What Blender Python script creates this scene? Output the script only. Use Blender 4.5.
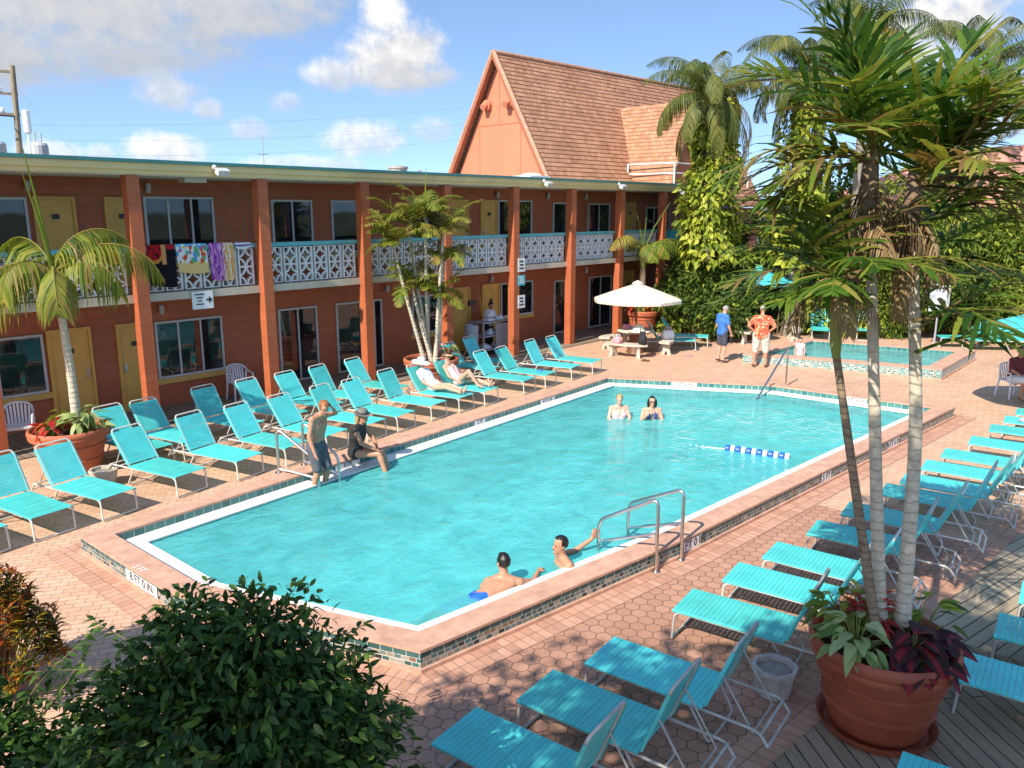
import bpy, bmesh, math, random
import numpy as np
from mathutils import Vector, Matrix, noise
R = math.radians
rng = random.Random(7)
SC = bpy.context.scene
COL = SC.collection
for o in list(bpy.data.objects): bpy.data.objects.remove(o)

# ------------------------------------------------------------ camera, sky, sun, exposure
# world frame: X runs along the motel wing, Y towards it, camera stands on the opposite balcony
EYE = 4.5
cam = bpy.data.cameras.new('camera'); cam.lens = 28.18; cam.sensor_width = 36
cam.clip_start = .1; cam.clip_end = 3000
co = bpy.data.objects.new('camera', cam); COL.objects.link(co)
co.location = (0, 0, EYE); co.rotation_euler = (R(90-12.28), 0, R(41.56-90))
SC.camera = co
SUN_AZ, SUN_EL = 6.5, 42.0       # azimuth the shadows run towards (from +X), elevation
sl = bpy.data.lights.new('sun', 'SUN'); sl.energy = 3.55; sl.angle = R(.55); sl.color = (1, .93, .82)
so = bpy.data.objects.new('sun', sl); COL.objects.link(so)
sd = Vector((math.cos(R(SUN_AZ))*math.cos(R(SUN_EL)), math.sin(R(SUN_AZ))*math.cos(R(SUN_EL)), -math.sin(R(SUN_EL))))
so.rotation_euler = sd.to_track_quat('-Z', 'Y').to_euler(); so.location = (-20, -5, 30)
SC.view_settings.view_transform = 'Standard'; SC.view_settings.look = 'None'
SC.view_settings.exposure = 1.04; SC.view_settings.gamma = 1; SC.view_settings.use_curve_mapping = False
SC.cycles.use_denoising = True
SC.cycles.max_bounces = 8; SC.cycles.transparent_max_bounces = 16; SC.cycles.diffuse_bounces = 3
SC.cycles.caustics_reflective = False; SC.cycles.caustics_refractive = False

class NT:
    """tiny node-tree helper"""
    def __init__(s, tree): s.t = tree; s.n = tree.nodes; s.l = tree.links
    def new(s, typ, **kw):
        n = s.n.new(typ)
        for k, v in kw.items(): setattr(n, k, v)
        return n
    def put(s, sock, v):
        if hasattr(v, 'is_output') or isinstance(v, bpy.types.NodeSocket): s.l.new(v, sock)
        elif v is not None: sock.default_value = v
    def math(s, op, a, b=None, c=None, clamp=False):
        n = s.new('ShaderNodeMath', operation=op); n.use_clamp = clamp
        s.put(n.inputs[0], a)
        if b is not None: s.put(n.inputs[1], b)
        if c is not None: s.put(n.inputs[2], c)
        return n.outputs[0]
    def vmath(s, op, a, b=None, c=None, out=0):
        n = s.new('ShaderNodeVectorMath', operation=op)
        s.put(n.inputs[0], a)
        if b is not None: s.put(n.inputs[1], b)
        if c is not None: s.put(n.inputs[2], c)
        return n.outputs[out]
    def mix(s, f, a, b, blend='MIX'):
        n = s.new('ShaderNodeMix', data_type='RGBA', blend_type=blend)
        s.put(n.inputs[0], f); s.put(n.inputs[6], a); s.put(n.inputs[7], b)
        return n.outputs[2]
    def noise(s, vec, scale, detail=4, rough=.55, out=0, dist=0):
        n = s.new('ShaderNodeTexNoise'); s.put(n.inputs['Vector'], vec)
        n.inputs['Scale'].default_value = scale; n.inputs['Detail'].default_value = detail
        n.inputs['Roughness'].default_value = rough; n.inputs['Distortion'].default_value = dist
        return n.outputs[out]
    def ramp(s, f, stops, interp='LINEAR'):
        n = s.new('ShaderNodeValToRGB'); s.put(n.inputs[0], f); cr = n.color_ramp; cr.interpolation = interp
        while len(cr.elements) < len(stops): cr.elements.new(.5)
        for e, (p, c) in zip(cr.elements, stops): e.position = p; e.color = c if len(c) == 4 else (*c, 1)
        return n.outputs[0]
    def maprange(s, v, a, b, c=0, d=1, smooth=False):
        n = s.new('ShaderNodeMapRange'); n.interpolation_type = 'SMOOTHSTEP' if smooth else 'LINEAR'
        s.put(n.inputs[0], v)
        for i, x in enumerate((a, b, c, d)): n.inputs[i+1].default_value = x
        return n.outputs[0]
    def sep(s, v):
        n = s.new('ShaderNodeSeparateXYZ'); s.put(n.inputs[0], v); return n.outputs
    def comb(s, x, y, z):
        n = s.new('ShaderNodeCombineXYZ')
        for i, v in enumerate((x, y, z)): s.put(n.inputs[i], v)
        return n.outputs[0]
    def bump(s, h, strength=.3, dist=.02):
        n = s.new('ShaderNodeBump'); s.put(n.inputs['Height'], h)
        n.inputs['Strength'].default_value = strength; n.inputs['Distance'].default_value = dist
        return n.outputs[0]
def c4(c): return (*c, 1) if len(c) == 3 else c

# sky with clouds
W = bpy.data.worlds.new('World'); SC.world = W; W.use_nodes = True
w = NT(W.node_tree); w.n.clear()
wo = w.new('ShaderNodeOutputWorld'); bg = w.new('ShaderNodeBackground'); bg.inputs[1].default_value = .15
tc = w.new('ShaderNodeTexCoord').outputs['Generated']
sx, sy, sz = w.sep(tc)
sky = w.new('ShaderNodeTexSky', sky_type='NISHITA'); sky.sun_disc = False
sky.sun_elevation = R(SUN_EL); sky.sun_rotation = R(260); sky.air_density = 1.0; sky.dust_density = .3; sky.ozone_density = 1.6
zz = w.math('ADD', w.math('MULTIPLY', w.math('ABSOLUTE', sz), 1.7), .20)
w.put(sky.inputs[0], w.vmath('NORMALIZE', w.comb(sx, sy, zz)))
az = w.math('MULTIPLY', w.math('ARCTAN2', sy, sx), 57.2958); el = w.math('MULTIPLY', w.math('ARCSINE', sz), 57.2958)
p3 = w.comb(az, el, 0)
n1 = w.noise(p3, .42, 7, .6); n2 = w.noise(p3, .11, 5, .55); n3 = w.noise(p3, .85, 5, .6)
mask = None; shade = None
CLOUDS = [  # az, el, half width, half height, edge strength, whiteness
 (68, 11.6, 13, 4.0, 1.0, .36), (75, 8.8, 9.5, 2.6, 1.0, .30), (60, 12.6, 8, 2.6, 1.0, .42), (66, 9.2, 6, 1.6, .9, .30),
 (49.6, 9.9, 3.7, 2.6, 1.2, .72), (49.2, 8.6, 4.2, 1.1, 1., .5), (50.0, 12.2, 1.9, 1.9, 1., .95), (53.5, 8.6, 2.2, 1.2, .8, .7),
 (63.8, 7.2, 2.3, 1.5, .75, .62), (61.5, 6.2, 1.1, .8, .7, .6), (64.2, 3.6, 2.8, 1.3, .95, .95), (51.6, 4.6, 3.0, 1.4, .85, .8),
 (56.6, 6.8, 1.2, .7, .5, .6), (59, 5.1, 1.6, .8, .6, .7), (47, 5.3, 1.6, .9, .5, .7), (70.5, 3.4, 2, .8, .7, .9), (67.8, 3.4, 1.0, .7, .6, .85), (55, 3.0, 5, .6, .55, .8),
 (17.5, 9.6, 4.6, 2.6, 1., .85), (14.5, 11.2, 4, 2.2, 1., .8), (20.5, 7.2, 4.5, 1.6, .7, .85), (10, 6, 6, 2, .7, .8), (33, 4, 4, 1.0, .4, .7)]
for (a, e, ha, he, st, wh) in CLOUDS:
    da = w.math('DIVIDE', w.math('SUBTRACT', az, a), ha); de = w.math('DIVIDE', w.math('SUBTRACT', el, e), he)
    d = w.math('ADD', w.math('MULTIPLY', da, da), w.math('MULTIPLY', de, de))
    nn = w.math('MULTIPLY', w.math('ADD', w.math('MULTIPLY', n1, .60), w.math('MULTIPLY', n3, .40)), 3.0)
    v = w.math('ADD', w.math('SUBTRACT', 1.0-1.5, d), nn)
    m = w.math('MULTIPLY', w.maprange(v, -.25, 1.05, 0, 1, True), st, clamp=True)
    # lit upper left, grey base
    lit = w.math('ADD', w.math('ADD', w.math('MULTIPLY', de, .26), w.math('MULTIPLY', da, .14)), wh-.16)
    lit = w.math('ADD', lit, w.math('MULTIPLY', w.math('SUBTRACT', n3, .5), 1.3 if wh > .5 else .6), clamp=True)
    if mask is None: mask, shade = m, lit
    else:
        mm = w.math('MAXIMUM', mask, m)
        g = w.math('GREATER_THAN', m, mask)
        s_ = w.new('ShaderNodeMix', data_type='FLOAT'); w.put(s_.inputs[0], w.math('DIVIDE', m, w.math('ADD', w.math('ADD', m, mask), .001)))
        w.put(s_.inputs[2], shade); w.put(s_.inputs[3], lit); shade = s_.outputs[0]; mask = mm
skyc = w.mix(1.0, sky.outputs[0], (.95, .97, .96, 1), 'MULTIPLY')
ccol = w.ramp(shade, [(0, (1.9, 1.95, 2.05)), (.45, (2.5, 2.5, 2.55)), (.75, (3.3, 3.25, 3.15)), (1, (4.0, 3.9, 3.8))])
w.put(bg.inputs[0], w.mix(w.math('MULTIPLY', mask, .95), skyc, ccol)); w.l.new(bg.outputs[0], wo.inputs[0])

# ------------------------------------------------------------ mesh helper
class MB:
    def __init__(s): s.v = []; s.f = []; s.m = []; s.uv = []
    def add(s, verts, faces, mi=0, uvs=None):
        b = len(s.v); s.v.extend(tuple(x) for x in verts)
        for i, f in enumerate(faces):
            s.f.append(tuple(b+k for k in f)); s.m.append(mi)
            s.uv.append(uvs[i] if uvs else None)
    def box(s, c, d, rz=0, mi=0, M=None):
        x, y, z = d[0]/2, d[1]/2, d[2]/2
        vs = [Vector((a*x, b*y, e*z)) for e in (-1, 1) for b in (-1, 1) for a in (-1, 1)]
        T = Matrix.Translation(c) @ (M if M else Matrix.Rotation(rz, 4, 'Z'))
        s.add([T @ v for v in vs], [(0,2,3,1),(4,5,7,6),(0,1,5,4),(2,6,7,3),(0,4,6,2),(1,3,7,5)], mi)
    def span(s, a, b, mi=0):
        s.box([(p+q)/2 for p, q in zip(a, b)], [abs(q-p) for p, q in zip(a, b)], 0, mi)
    def bar(s, a, b, wd, th, mi=0, up=(0,0,1)):
        a, b = Vector(a), Vector(b); d = (b-a); L = d.length; d.normalize()
        r = d.cross(Vector(up)); r = r.normalized() if r.length > 1e-4 else Vector((1,0,0)); u = r.cross(d)
        Mx = Matrix((r, d, u)).transposed().to_4x4()
        s.box((a+b)/2, (wd, L, th), 0, mi, Mx)
    def tube(s, pts, r, n=8, mi=0, cap=True, uvx=None):
        pts = [Vector(p) for p in pts]; k = len(pts)
        rs = list(r) if hasattr(r, '__len__') else [r]*k
        vs = []; prev = None
        for i, p in enumerate(pts):
            t = (pts[min(i+1, k-1)]-pts[max(i-1, 0)])
            t = t.normalized() if t.length > 1e-9 else Vector((0,0,1))
            if prev is None:
                a = t.orthogonal().normalized()
            else:
                a = prev - t*prev.dot(t); a = a.normalized() if a.length > 1e-6 else t.orthogonal().normalized()
            prev = a; b = t.cross(a)
            for j in range(n):
                q = 2*math.pi*j/n; vs.append(p+(a*math.cos(q)+b*math.sin(q))*rs[i])
        fs = [(i*n+j, i*n+(j+1) % n, (i+1)*n+(j+1) % n, (i+1)*n+j) for i in range(k-1) for j in range(n)]
        if cap: fs += [tuple(range(n-1, -1, -1)), tuple((k-1)*n+j for j in range(n))]
        uv = [[(uvx, .5)]*len(f) for f in fs] if uvx is not None else None
        s.add(vs, fs, mi, uv)
    def lathe(s, prof, n=32, c=(0,0,0), mi=0, closed=False, a0=0):
        vs = [(c[0]+r*math.cos(2*math.pi*j/n+a0), c[1]+r*math.sin(2*math.pi*j/n+a0), c[2]+z) for r, z in prof for j in range(n)]
        k = len(prof)
        fs = [(i*n+j, i*n+(j+1) % n, (i+1)*n+(j+1) % n, (i+1)*n+j) for i in range(k-1) for j in range(n)]
        s.add(vs, fs, mi)
    def ball(s, c, r, n=12, k=8, mi=0, M=None):
        r = r if hasattr(r, '__len__') else (r, r, r)
        vs = []
        for i in range(k+1):
            th = math.pi*i/k
            for j in range(n):
                p = 2*math.pi*j/n
                v = Vector((r[0]*math.sin(th)*math.cos(p), r[1]*math.sin(th)*math.sin(p), r[2]*math.cos(th)))
                if M: v = M @ v
                vs.append(v+Vector(c))
        fs = [(i*n+j, (i+1)*n+j, (i+1)*n+(j+1) % n, i*n+(j+1) % n) for i in range(k) for j in range(n)]
        s.add(vs, fs, mi)
    def loop_wall(s, poly, z0, z1, mi=0, flip=False, closed=True):
        """vertical wall along a polyline with metric UVs"""
        u = 0; k = len(poly)
        for i in range(k if closed else k-1):
            a, b = poly[i], poly[(i+1) % k]; L = math.dist(a, b)
            vs = [(a[0], a[1], z0), (b[0], b[1], z0), (b[0], b[1], z1), (a[0], a[1], z1)]
            uv = [(u, z0), (u+L, z0), (u+L, z1), (u, z1)]
            if flip: vs = vs[::-1]; uv = uv[::-1]
            s.add(vs, [(0,1,2,3)], mi, [uv]); u += L
    def ring(s, outer, inner, z, mi=0, zi=None):
        k = len(outer); zi = z if zi is None else zi
        for i in range(k):
            j = (i+1) % k
            s.add([(*outer[i], z), (*outer[j], z), (*inner[j], zi), (*inner[i], zi)], [(0,1,2,3)], mi)
    def poly(s, pts, mi=0): s.add(pts, [tuple(range(len(pts)))], mi)
    def prism(s, pts2, z0, z1, mi=0):
        k = len(pts2)
        s.add([(x, y, z0) for x, y in pts2]+[(x, y, z1) for x, y in pts2],
              [tuple(range(k-1, -1, -1)), tuple(range(k, 2*k))]+[(i, (i+1) % k, k+(i+1) % k, k+i) for i in range(k)], mi)
    def build(s, name, mats, parent=None, smooth=None, loc=None):
        me = bpy.data.meshes.new(name); me.from_pydata(s.v, [], s.f)
        mats = mats if isinstance(mats, (list, tuple)) else [mats]
        for m in mats: me.materials.append(m)
        if len(mats) > 1: me.polygons.foreach_set('material_index', s.m)
        if any(u is not None for u in s.uv):
            ul = me.uv_layers.new(name='UVMap'); fl = []
            for f, u in zip(s.f, s.uv):
                for q in (u if u is not None else [(0.5, .5)]*len(f)): fl.extend(q)
            ul.data.foreach_set('uv', fl)
        if smooth is not None:
            me.polygons.foreach_set('use_smooth', [True]*len(me.polygons))
            if smooth < 179: me.set_sharp_from_angle(angle=R(smooth))
        me.update()
        o = bpy.data.objects.new(name, me); COL.objects.link(o)
        if parent: o.parent = parent
        if loc: o.location = loc
        return o
def tag(o, label=None, cat=None, group=None, kind=None):
    if label: o['label'] = label
    if cat: o['category'] = cat
    if group: o['group'] = group
    if kind: o['kind'] = kind
    return o
def thing(name, label, cat, loc=(0,0,0), rz=0, group=None):
    o = bpy.data.objects.new(name, None); COL.objects.link(o); o.empty_display_size = .2
    o.location = loc; o.rotation_euler = (0, 0, rz)
    return tag(o, label, cat, group)
def dup(o, loc=None, rz=None, label=None, parent=None):
    c = o.copy(); COL.objects.link(c)
    if parent: c.parent = parent
    if loc is not None: c.location = loc
    if rz is not None: c.rotation_euler = (0, 0, rz)
    if label: c['label'] = label
    for ch in list(o.children): dup(ch, parent=c)
    return c
def offset(poly, d):
    """offset a closed ccw polygon inwards by d"""
    k = len(poly); out = []
    for i in range(k):
        p0, p1, p2 = Vector(poly[i-1]), Vector(poly[i]), Vector(poly[(i+1) % k])
        e1 = (p1-p0).normalized(); e2 = (p2-p1).normalized()
        n1 = Vector((-e1.y, e1.x)); n2 = Vector((-e2.y, e2.x))
        b = (n1+n2).normalized(); out.append(tuple(p1+b*(d/max(.3, b.dot(n1)))))
    return out

# ------------------------------------------------------------ materials
def base(name):
    m = bpy.data.materials.new(name); m.use_nodes = True; t = NT(m.node_tree); t.n.clear()
    out = t.new('ShaderNodeOutputMaterial'); b = t.new('ShaderNodeBsdfPrincipled'); t.l.new(b.outputs[0], out.inputs[0])
    return m, t, b, out
def mat(name, col, rough=.6, var=.15, scale=3, bump=0, bscale=40, metal=0, spec=.5, col2=None, coat=0):
    m, t, b, out = base(name)
    tcn = t.new('ShaderNodeTexCoord').outputs['Object']
    f = t.noise(tcn, scale, 6, .6)
    f = t.maprange(f, .3, .7)
    lo = tuple(c*(1-var) for c in col); hi = col2 if col2 else tuple(min(1, c*(1+var)) for c in col)
    t.put(b.inputs['Base Color'], t.mix(f, c4(lo), c4(hi)))
    b.inputs['Roughness'].default_value = rough; b.inputs['Metallic'].default_value = metal
    b.inputs['Specular IOR Level'].default_value = spec
    if coat: b.inputs['Coat Weight'].default_value = coat
    if bump: t.put(b.inputs['Normal'], t.bump(t.noise(tcn, bscale, 4), bump, .01))
    return m
def leafmat(name, stops, trans=.35, rough=.45, vein=None):
    m, t, b, out = base(name)
    uv = t.new('ShaderNodeUVMap').outputs[0]; x, y, z = t.sep(uv)
    col = t.ramp(x, stops)
    if vein: col = t.mix(t.maprange(y, vein[1], vein[2]), c4(vein[0]), col)
    n = t.noise(t.new('ShaderNodeTexCoord').outputs['Object'], 25, 2)
    col = t.mix(t.maprange(n, .3, .7, 0, .35), col, t.mix(1, col, (.55, .55, .5, 1), 'MULTIPLY'))
    t.put(b.inputs['Base Color'], col); b.inputs['Roughness'].default_value = rough+.12
    b.inputs['Specular IOR Level'].default_value = .25
    tr = t.new('ShaderNodeBsdfTranslucent'); t.put(tr.inputs[0], t.mix(1, col, (1.0, 1.0, .55, 1), 'MULTIPLY'))
    mx = t.new('ShaderNodeMixShader'); mx.inputs[0].default_value = trans
    t.l.new(b.outputs[0], mx.inputs[1]); t.l.new(tr.outputs[0], mx.inputs[2]); t.l.new(mx.outputs[0], out.inputs[0])
    return m
def tilemat(name, cols, tw, th, mortar=.004, mcol=(.55,.55,.52), rough=.25, offs=0, uv=True, sq=1):
    """rectangular tiles with random colours from a list, UV in metres"""
    m, t, b, out = base(name)
    vec = t.new('ShaderNodeUVMap').outputs[0] if uv else t.new('ShaderNodeTexCoord').outputs['Object']
    br = t.new('ShaderNodeTexBrick'); t.put(br.inputs['Vector'], vec)
    br.inputs['Scale'].default_value = 1; br.inputs['Brick Width'].default_value = tw; br.inputs['Row Height'].default_value = th
    br.inputs['Mortar Size'].default_value = mortar; br.inputs['Mortar Smooth'].default_value = .1
    br.inputs['Color1'].default_value = (0,0,0,1); br.inputs['Color2'].default_value = (1,1,1,1); br.inputs['Mortar'].default_value = (.5,.5,.5,1)
    br.offset = offs; br.squash = sq; br.squash_frequency = 3
    k = len(cols)
    tcol = t.ramp(t.sep(br.outputs[0])[0], [((i+.5)/k, c) for i, c in enumerate(cols)], 'CONSTANT' if k > 2 else 'LINEAR')
    n = t.noise(vec, 14, 4)
    tcol = t.mix(t.maprange(n, .35, .7, 0, .4), tcol, t.mix(1, tcol, (.6,.6,.6,1), 'MULTIPLY'))
    t.put(b.inputs['Base Color'], t.mix(br.outputs['Fac'], tcol, c4(mcol)))
    t.put(b.inputs['Roughness'], t.maprange(br.outputs['Fac'], 0, 1, rough, .8))
    t.put(b.inputs['Normal'], t.bump(t.math('SUBTRACT', 1, br.outputs['Fac']), .5, .004))
    return m
def paver_mat(name, hexa, c1, c2, grout, size=.17, angle=0.0):
    m, t, b, out = base(name)
    g = t.new('ShaderNodeTexCoord').outputs['Object']
    if hexa:
        p = t.vmath('SCALE', g); t.n[-1].inputs['Scale'].default_value = 1/size
        r = (1, 1.7320508, 1); h = (.5, .8660254, .5)
        sx_, sy_, _ = t.sep(p); p = t.comb(sx_, sy_, 0)
        def wrap(q): return t.vmath('SUBTRACT', t.vmath('SUBTRACT', q, t.vmath('MULTIPLY', t.vmath('FLOOR', t.vmath('DIVIDE', q, r)), r)), (.5, .8660254, 0))
        a = wrap(p); bb = wrap(t.vmath('SUBTRACT', p, (.5, .8660254, 0)))
        la = t.vmath('LENGTH', a, out=1); lb = t.vmath('LENGTH', bb, out=1)
        sel = t.math('LESS_THAN', la, lb)
        mv = t.new('ShaderNodeMix', data_type='VECTOR'); t.put(mv.inputs[0], sel); t.put(mv.inputs[4], bb); t.put(mv.inputs[5], a); q = mv.outputs[1]
        qa = t.vmath('ABSOLUTE', q); qx, qy, _ = t.sep(qa)
        hd = t.math('MAXIMUM', qx, t.math('ADD', t.math('MULTIPLY', qx, .5), t.math('MULTIPLY', qy, .8660254)))
        cell = t.vmath('SUBTRACT', p, q)
        gap = t.maprange(hd, .445, .49, 0, 1, True)
        wn = t.new('ShaderNodeTexWhiteNoise'); t.put(wn.inputs[0], t.vmath('SNAP', t.vmath('ADD', cell, (.1, .1, 0)), (.25, .25, 1)))
        rnd = wn.outputs[0]
    else:
        mp = t.new('ShaderNodeMapping'); t.put(mp.inputs[0], g); mp.inputs['Rotation'].default_value = (0, 0, angle)
        br = t.new('ShaderNodeTexBrick'); t.put(br.inputs['Vector'], mp.outputs[0]); br.inputs['Scale'].default_value = 1
        br.inputs['Brick Width'].default_value = size*1.25; br.inputs['Row Height'].default_value = size*.62
        br.inputs['Mortar Size'].default_value = .006; br.inputs['Mortar Smooth'].default_value = .3
        br.inputs['Color1'].default_value = (0,0,0,1); br.inputs['Color2'].default_value = (1,1,1,1); br.inputs['Mortar'].default_value = (.5,.5,.5,1)
        gap = br.outputs['Fac']; rnd = t.sep(br.outputs[0])[0]
    big = t.noise(g, .9, 6, .6); fine = t.noise(g, 45, 3)
    col = t.mix(t.math('ADD', t.math('MULTIPLY', rnd, .55), t.math('MULTIPLY', t.maprange(big, .3, .7), .45)), c4(c1), c4(c2))
    col = t.mix(t.maprange(fine, .35, .75, 0, .3), col, t.mix(1, col, (.6,.55,.5,1), 'MULTIPLY'))
    st = t.noise(g, .33, 5, .65)
    col = t.mix(t.maprange(st, .52, .75, 0, .4), col, t.mix(1, col, (.62,.58,.55,1), 'MULTIPLY'))
    t.put(b.inputs['Base Color'], t.mix(t.math('MULTIPLY', gap, .85), col, c4(grout)))
    b.inputs['Roughness'].default_value = .8; b.inputs['Specular IOR Level'].default_value = .3
    hgt = t.math('ADD', t.math('MULTIPLY', t.math('SUBTRACT', 1, gap), 1), t.math('MULTIPLY', fine, .15))
    t.put(b.inputs['Normal'], t.bump(hgt, .55, .008))
    return m
def block_mat(name, col, bw=.4, bh=.2, grout=.55, vscale=1.2):
    """painted block masonry: face-on coordinates from x+y and z"""
    m, t, b, out = base(name)
    g = t.new('ShaderNodeTexCoord').outputs['Object']; x, y, z = t.sep(g)
    v = t.comb(t.math('ADD', x, y), z, 0)
    br = t.new('ShaderNodeTexBrick'); t.put(br.inputs['Vector'], v); br.inputs['Scale'].default_value = 1
    br.inputs['Brick Width'].default_value = bw; br.inputs['Row Height'].default_value = bh
    br.inputs['Mortar Size'].default_value = .006; br.inputs['Mortar Smooth'].default_value = .4
    br.inputs['Color1'].default_value = (0,0,0,1); br.inputs['Color2'].default_value = (1,1,1,1); br.inputs['Mortar'].default_value = (.5,.5,.5,1)
    f = t.noise(g, vscale, 6, .6); rnd = t.sep(br.outputs[0])[0]
    c = t.mix(t.math('ADD', t.math('MULTIPLY', t.maprange(f, .3, .7), .6), t.math('MULTIPLY', rnd, .4)), c4([k*.86 for k in col]), c4([min(1, k*1.1) for k in col]))
    c = t.mix(t.math('MULTIPLY', br.outputs['Fac'], .6), c, c4([k*grout for k in col]))
    # rain streaks
    stv = t.comb(t.math('MULTIPLY', t.math('ADD', x, y), 3), t.math('MULTIPLY', z, .35), 0)
    c = t.mix(t.maprange(t.noise(stv, 2.2, 4), .55, .8, 0, .35), c, t.mix(1, c, (.65,.6,.58,1), 'MULTIPLY'))
    t.put(b.inputs['Base Color'], c); b.inputs['Roughness'].default_value = .62
    t.put(b.inputs['Normal'], t.bump(t.math('ADD', t.math('SUBTRACT', 1, br.outputs['Fac']), t.math('MULTIPLY', t.noise(g, 35, 3), .25)), .45, .008))
    return m
def wood_mat(name, c1, c2, pw=.14, angle=0, plank=True, rough=.75):
    m, t, b, out = base(name)
    mp = t.new('ShaderNodeMapping'); t.put(mp.inputs[0], t.new('ShaderNodeTexCoord').outputs['Object'])
    mp.inputs['Rotation'].default_value = (0, 0, angle); g = mp.outputs[0]; x, y, z = t.sep(g)
    br = t.new('ShaderNodeTexBrick'); t.put(br.inputs['Vector'], g); br.inputs['Scale'].default_value = 1
    br.inputs['Brick Width'].default_value = 3.1; br.inputs['Row Height'].default_value = pw; br.offset = .37
    br.inputs['Mortar Size'].default_value = .006; br.inputs['Mortar Smooth'].default_value = .1
    br.inputs['Color1'].default_value = (0,0,0,1); br.inputs['Color2'].default_value = (1,1,1,1); br.inputs['Mortar'].default_value = (.5,.5,.5,1)
    rnd = t.sep(br.outputs[0])[0]
    gv = t.comb(t.math('ADD', t.math('MULTIPLY', x, 1.6), t.math('MULTIPLY', rnd, 37)), t.math('MULTIPLY', y, 26), 0)
    gr = t.noise(gv, 1.6, 7, .62, dist=.6)
    col = t.mix(t.math('ADD', t.math('MULTIPLY', t.maprange(gr, .3, .7), .65), t.math('MULTIPLY', rnd, .35)), c4(c1), c4(c2))
    col = t.mix(t.maprange(t.noise(g, .8, 5), .5, .75, 0, .45), col, t.mix(1, col, (.55,.53,.5,1), 'MULTIPLY'))
    if plank: col = t.mix(br.outputs['Fac'], col, (.012,.01,.008,1))
    t.put(b.inputs['Base Color'], col); b.inputs['Roughness'].default_value = rough; b.inputs['Specular IOR Level'].default_value = .25
    t.put(b.inputs['Normal'], t.bump(t.math('ADD', t.math('MULTIPLY', t.math('SUBTRACT', 1, br.outputs['Fac']), 1.), t.math('MULTIPLY', gr, .5)), .5, .006))
    return m
def trunk_mat(name, c1, c2, ring=9.0, green=None):
    m, t, b, out = base(name)
    g = t.new('ShaderNodeTexCoord').outputs['Object']; x, y, z = t.sep(g)
    n = t.noise(g, 7, 4)
    zz_ = t.math('ADD', t.math('MULTIPLY', z, ring), t.math('MULTIPLY', n, 1.1))
    fr = t.math('FRACT', zz_)
    rg = t.maprange(fr, 0, .22, 1, 0)
    pz = t.noise(g, 16, 5, .7)
    col = t.mix(t.maprange(pz, .3, .7), c4(c1), c4(c2))
    col = t.mix(t.math('MULTIPLY', rg, .42), col, t.mix(1, col, (.35,.32,.28,1), 'MULTIPLY'))
    t.put(b.inputs['Base Color'], col); b.inputs['Roughness'].default_value = .85; b.inputs['Specular IOR Level'].default_value = .2
    t.put(b.inputs['Normal'], t.bump(t.math('ADD', t.math('SUBTRACT', 1, rg), t.math('MULTIPLY', pz, .6)), .6, .012))
    return m

ORANGE = (.52, .150, .058)
MAT = dict(
 wall=block_mat('painted block wall', (.44, .122, .050)), pillar=block_mat('painted block pillar', (.45, .118, .042), .4, .2, .45),
 gable=mat('orange stucco', (.61, .205, .108), .75, .06, .7, .15, 60), slab=mat('cream concrete', (.55, .46, .34), .7, .15, 2),
 fascia=mat('ochre fascia', (.74, .56, .25), .5, .08, 1.5), soffit=mat('white soffit', (.62, .60, .55), .7, .08, 2),
 teal=mat('teal metal trim', (.06, .22, .205), .45, .15, 3), rail=mat('teal rail paint', (.12, .40, .42), .5, .15, 5),
 block=mat('white concrete block', (.76, .75, .72), .75, .12, 6), roof=mat('roof felt', (.30, .29, .27), .9, .2, 1.5),
 door=mat('ochre door paint', (.72, .41, .09), .5, .1, 3), sill=mat('ochre sill', (.66, .40, .10), .55, .1, 3),
 alu=mat('window aluminium', (.52, .52, .50), .4, .06, 5), dark=mat('dark fitting', (.03, .03, .032), .5, .2, 6),
 white=mat('white paint', (.78, .77, .74), .45, .06, 5), steel=mat('brushed steel', (.62, .62, .6), .28, .06, 20, metal=1),
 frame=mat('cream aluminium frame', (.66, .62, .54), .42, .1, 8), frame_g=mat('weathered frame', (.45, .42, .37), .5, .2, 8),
 coping=mat('coping brick', (.55, .31, .21), .8, .22, 5.5, .6, 45), plaster=mat('white gutter', (.74, .72, .66), .6, .08, 3),
 basin=mat('aqua pool plaster', (.30, .72, .72), .6, .05, 1.2), concrete=mat('pale concrete', (.52, .45, .36), .85, .18, 5, .3, 50),
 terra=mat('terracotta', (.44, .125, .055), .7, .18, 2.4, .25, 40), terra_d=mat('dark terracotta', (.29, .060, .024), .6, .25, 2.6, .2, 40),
 soil=mat('potting soil', (.05, .03, .018), .95, .4, 14, .8, 30), plastic=mat('white plastic', (.80, .80, .80), .35, .04, 4),
 canvas=mat('cream canvas', (.68, .59, .47), .85, .05, 4), tealcanvas=mat('turquoise canvas', (.06, .48, .52), .8, .08, 4),
 brown=mat('brown paint', (.17, .065, .03), .55, .25, 5), grey=mat('grey metal', (.33, .33, .33), .5, .12, 5),
 ash=mat('grey cast stone', (.42, .37, .31), .85, .25, 7, .4, 50), bluef=mat('blue float', (.02, .12, .60), .35, .05, 5),
 cap=mat('white float', (.80, .80, .80), .35, .05, 5), straw=mat('straw', (.78, .70, .52), .8, .15, 20), black=mat('black cloth', (.02, .02, .022), .8, .2, 9),
 pink=mat('pink cloth', (.72, .32, .36), .8, .15, 9), redc=mat('red cloth', (.42, .03, .03), .75, .15, 9), ochrec=mat('orange cloth', (.72, .28, .02), .85, .12, 9),
 pinkroof=mat('faded pink roof', (.62, .27, .21), .8, .12, 2), cream=mat('cream wall', (.55, .47, .33), .8, .08, 2),
 polewood=mat('weathered pole wood', (.28, .22, .15), .9, .25, 5, .4, 30), bark=trunk_mat('brown bark', (.16, .10, .06), (.30, .21, .13), 7),
)
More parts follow.
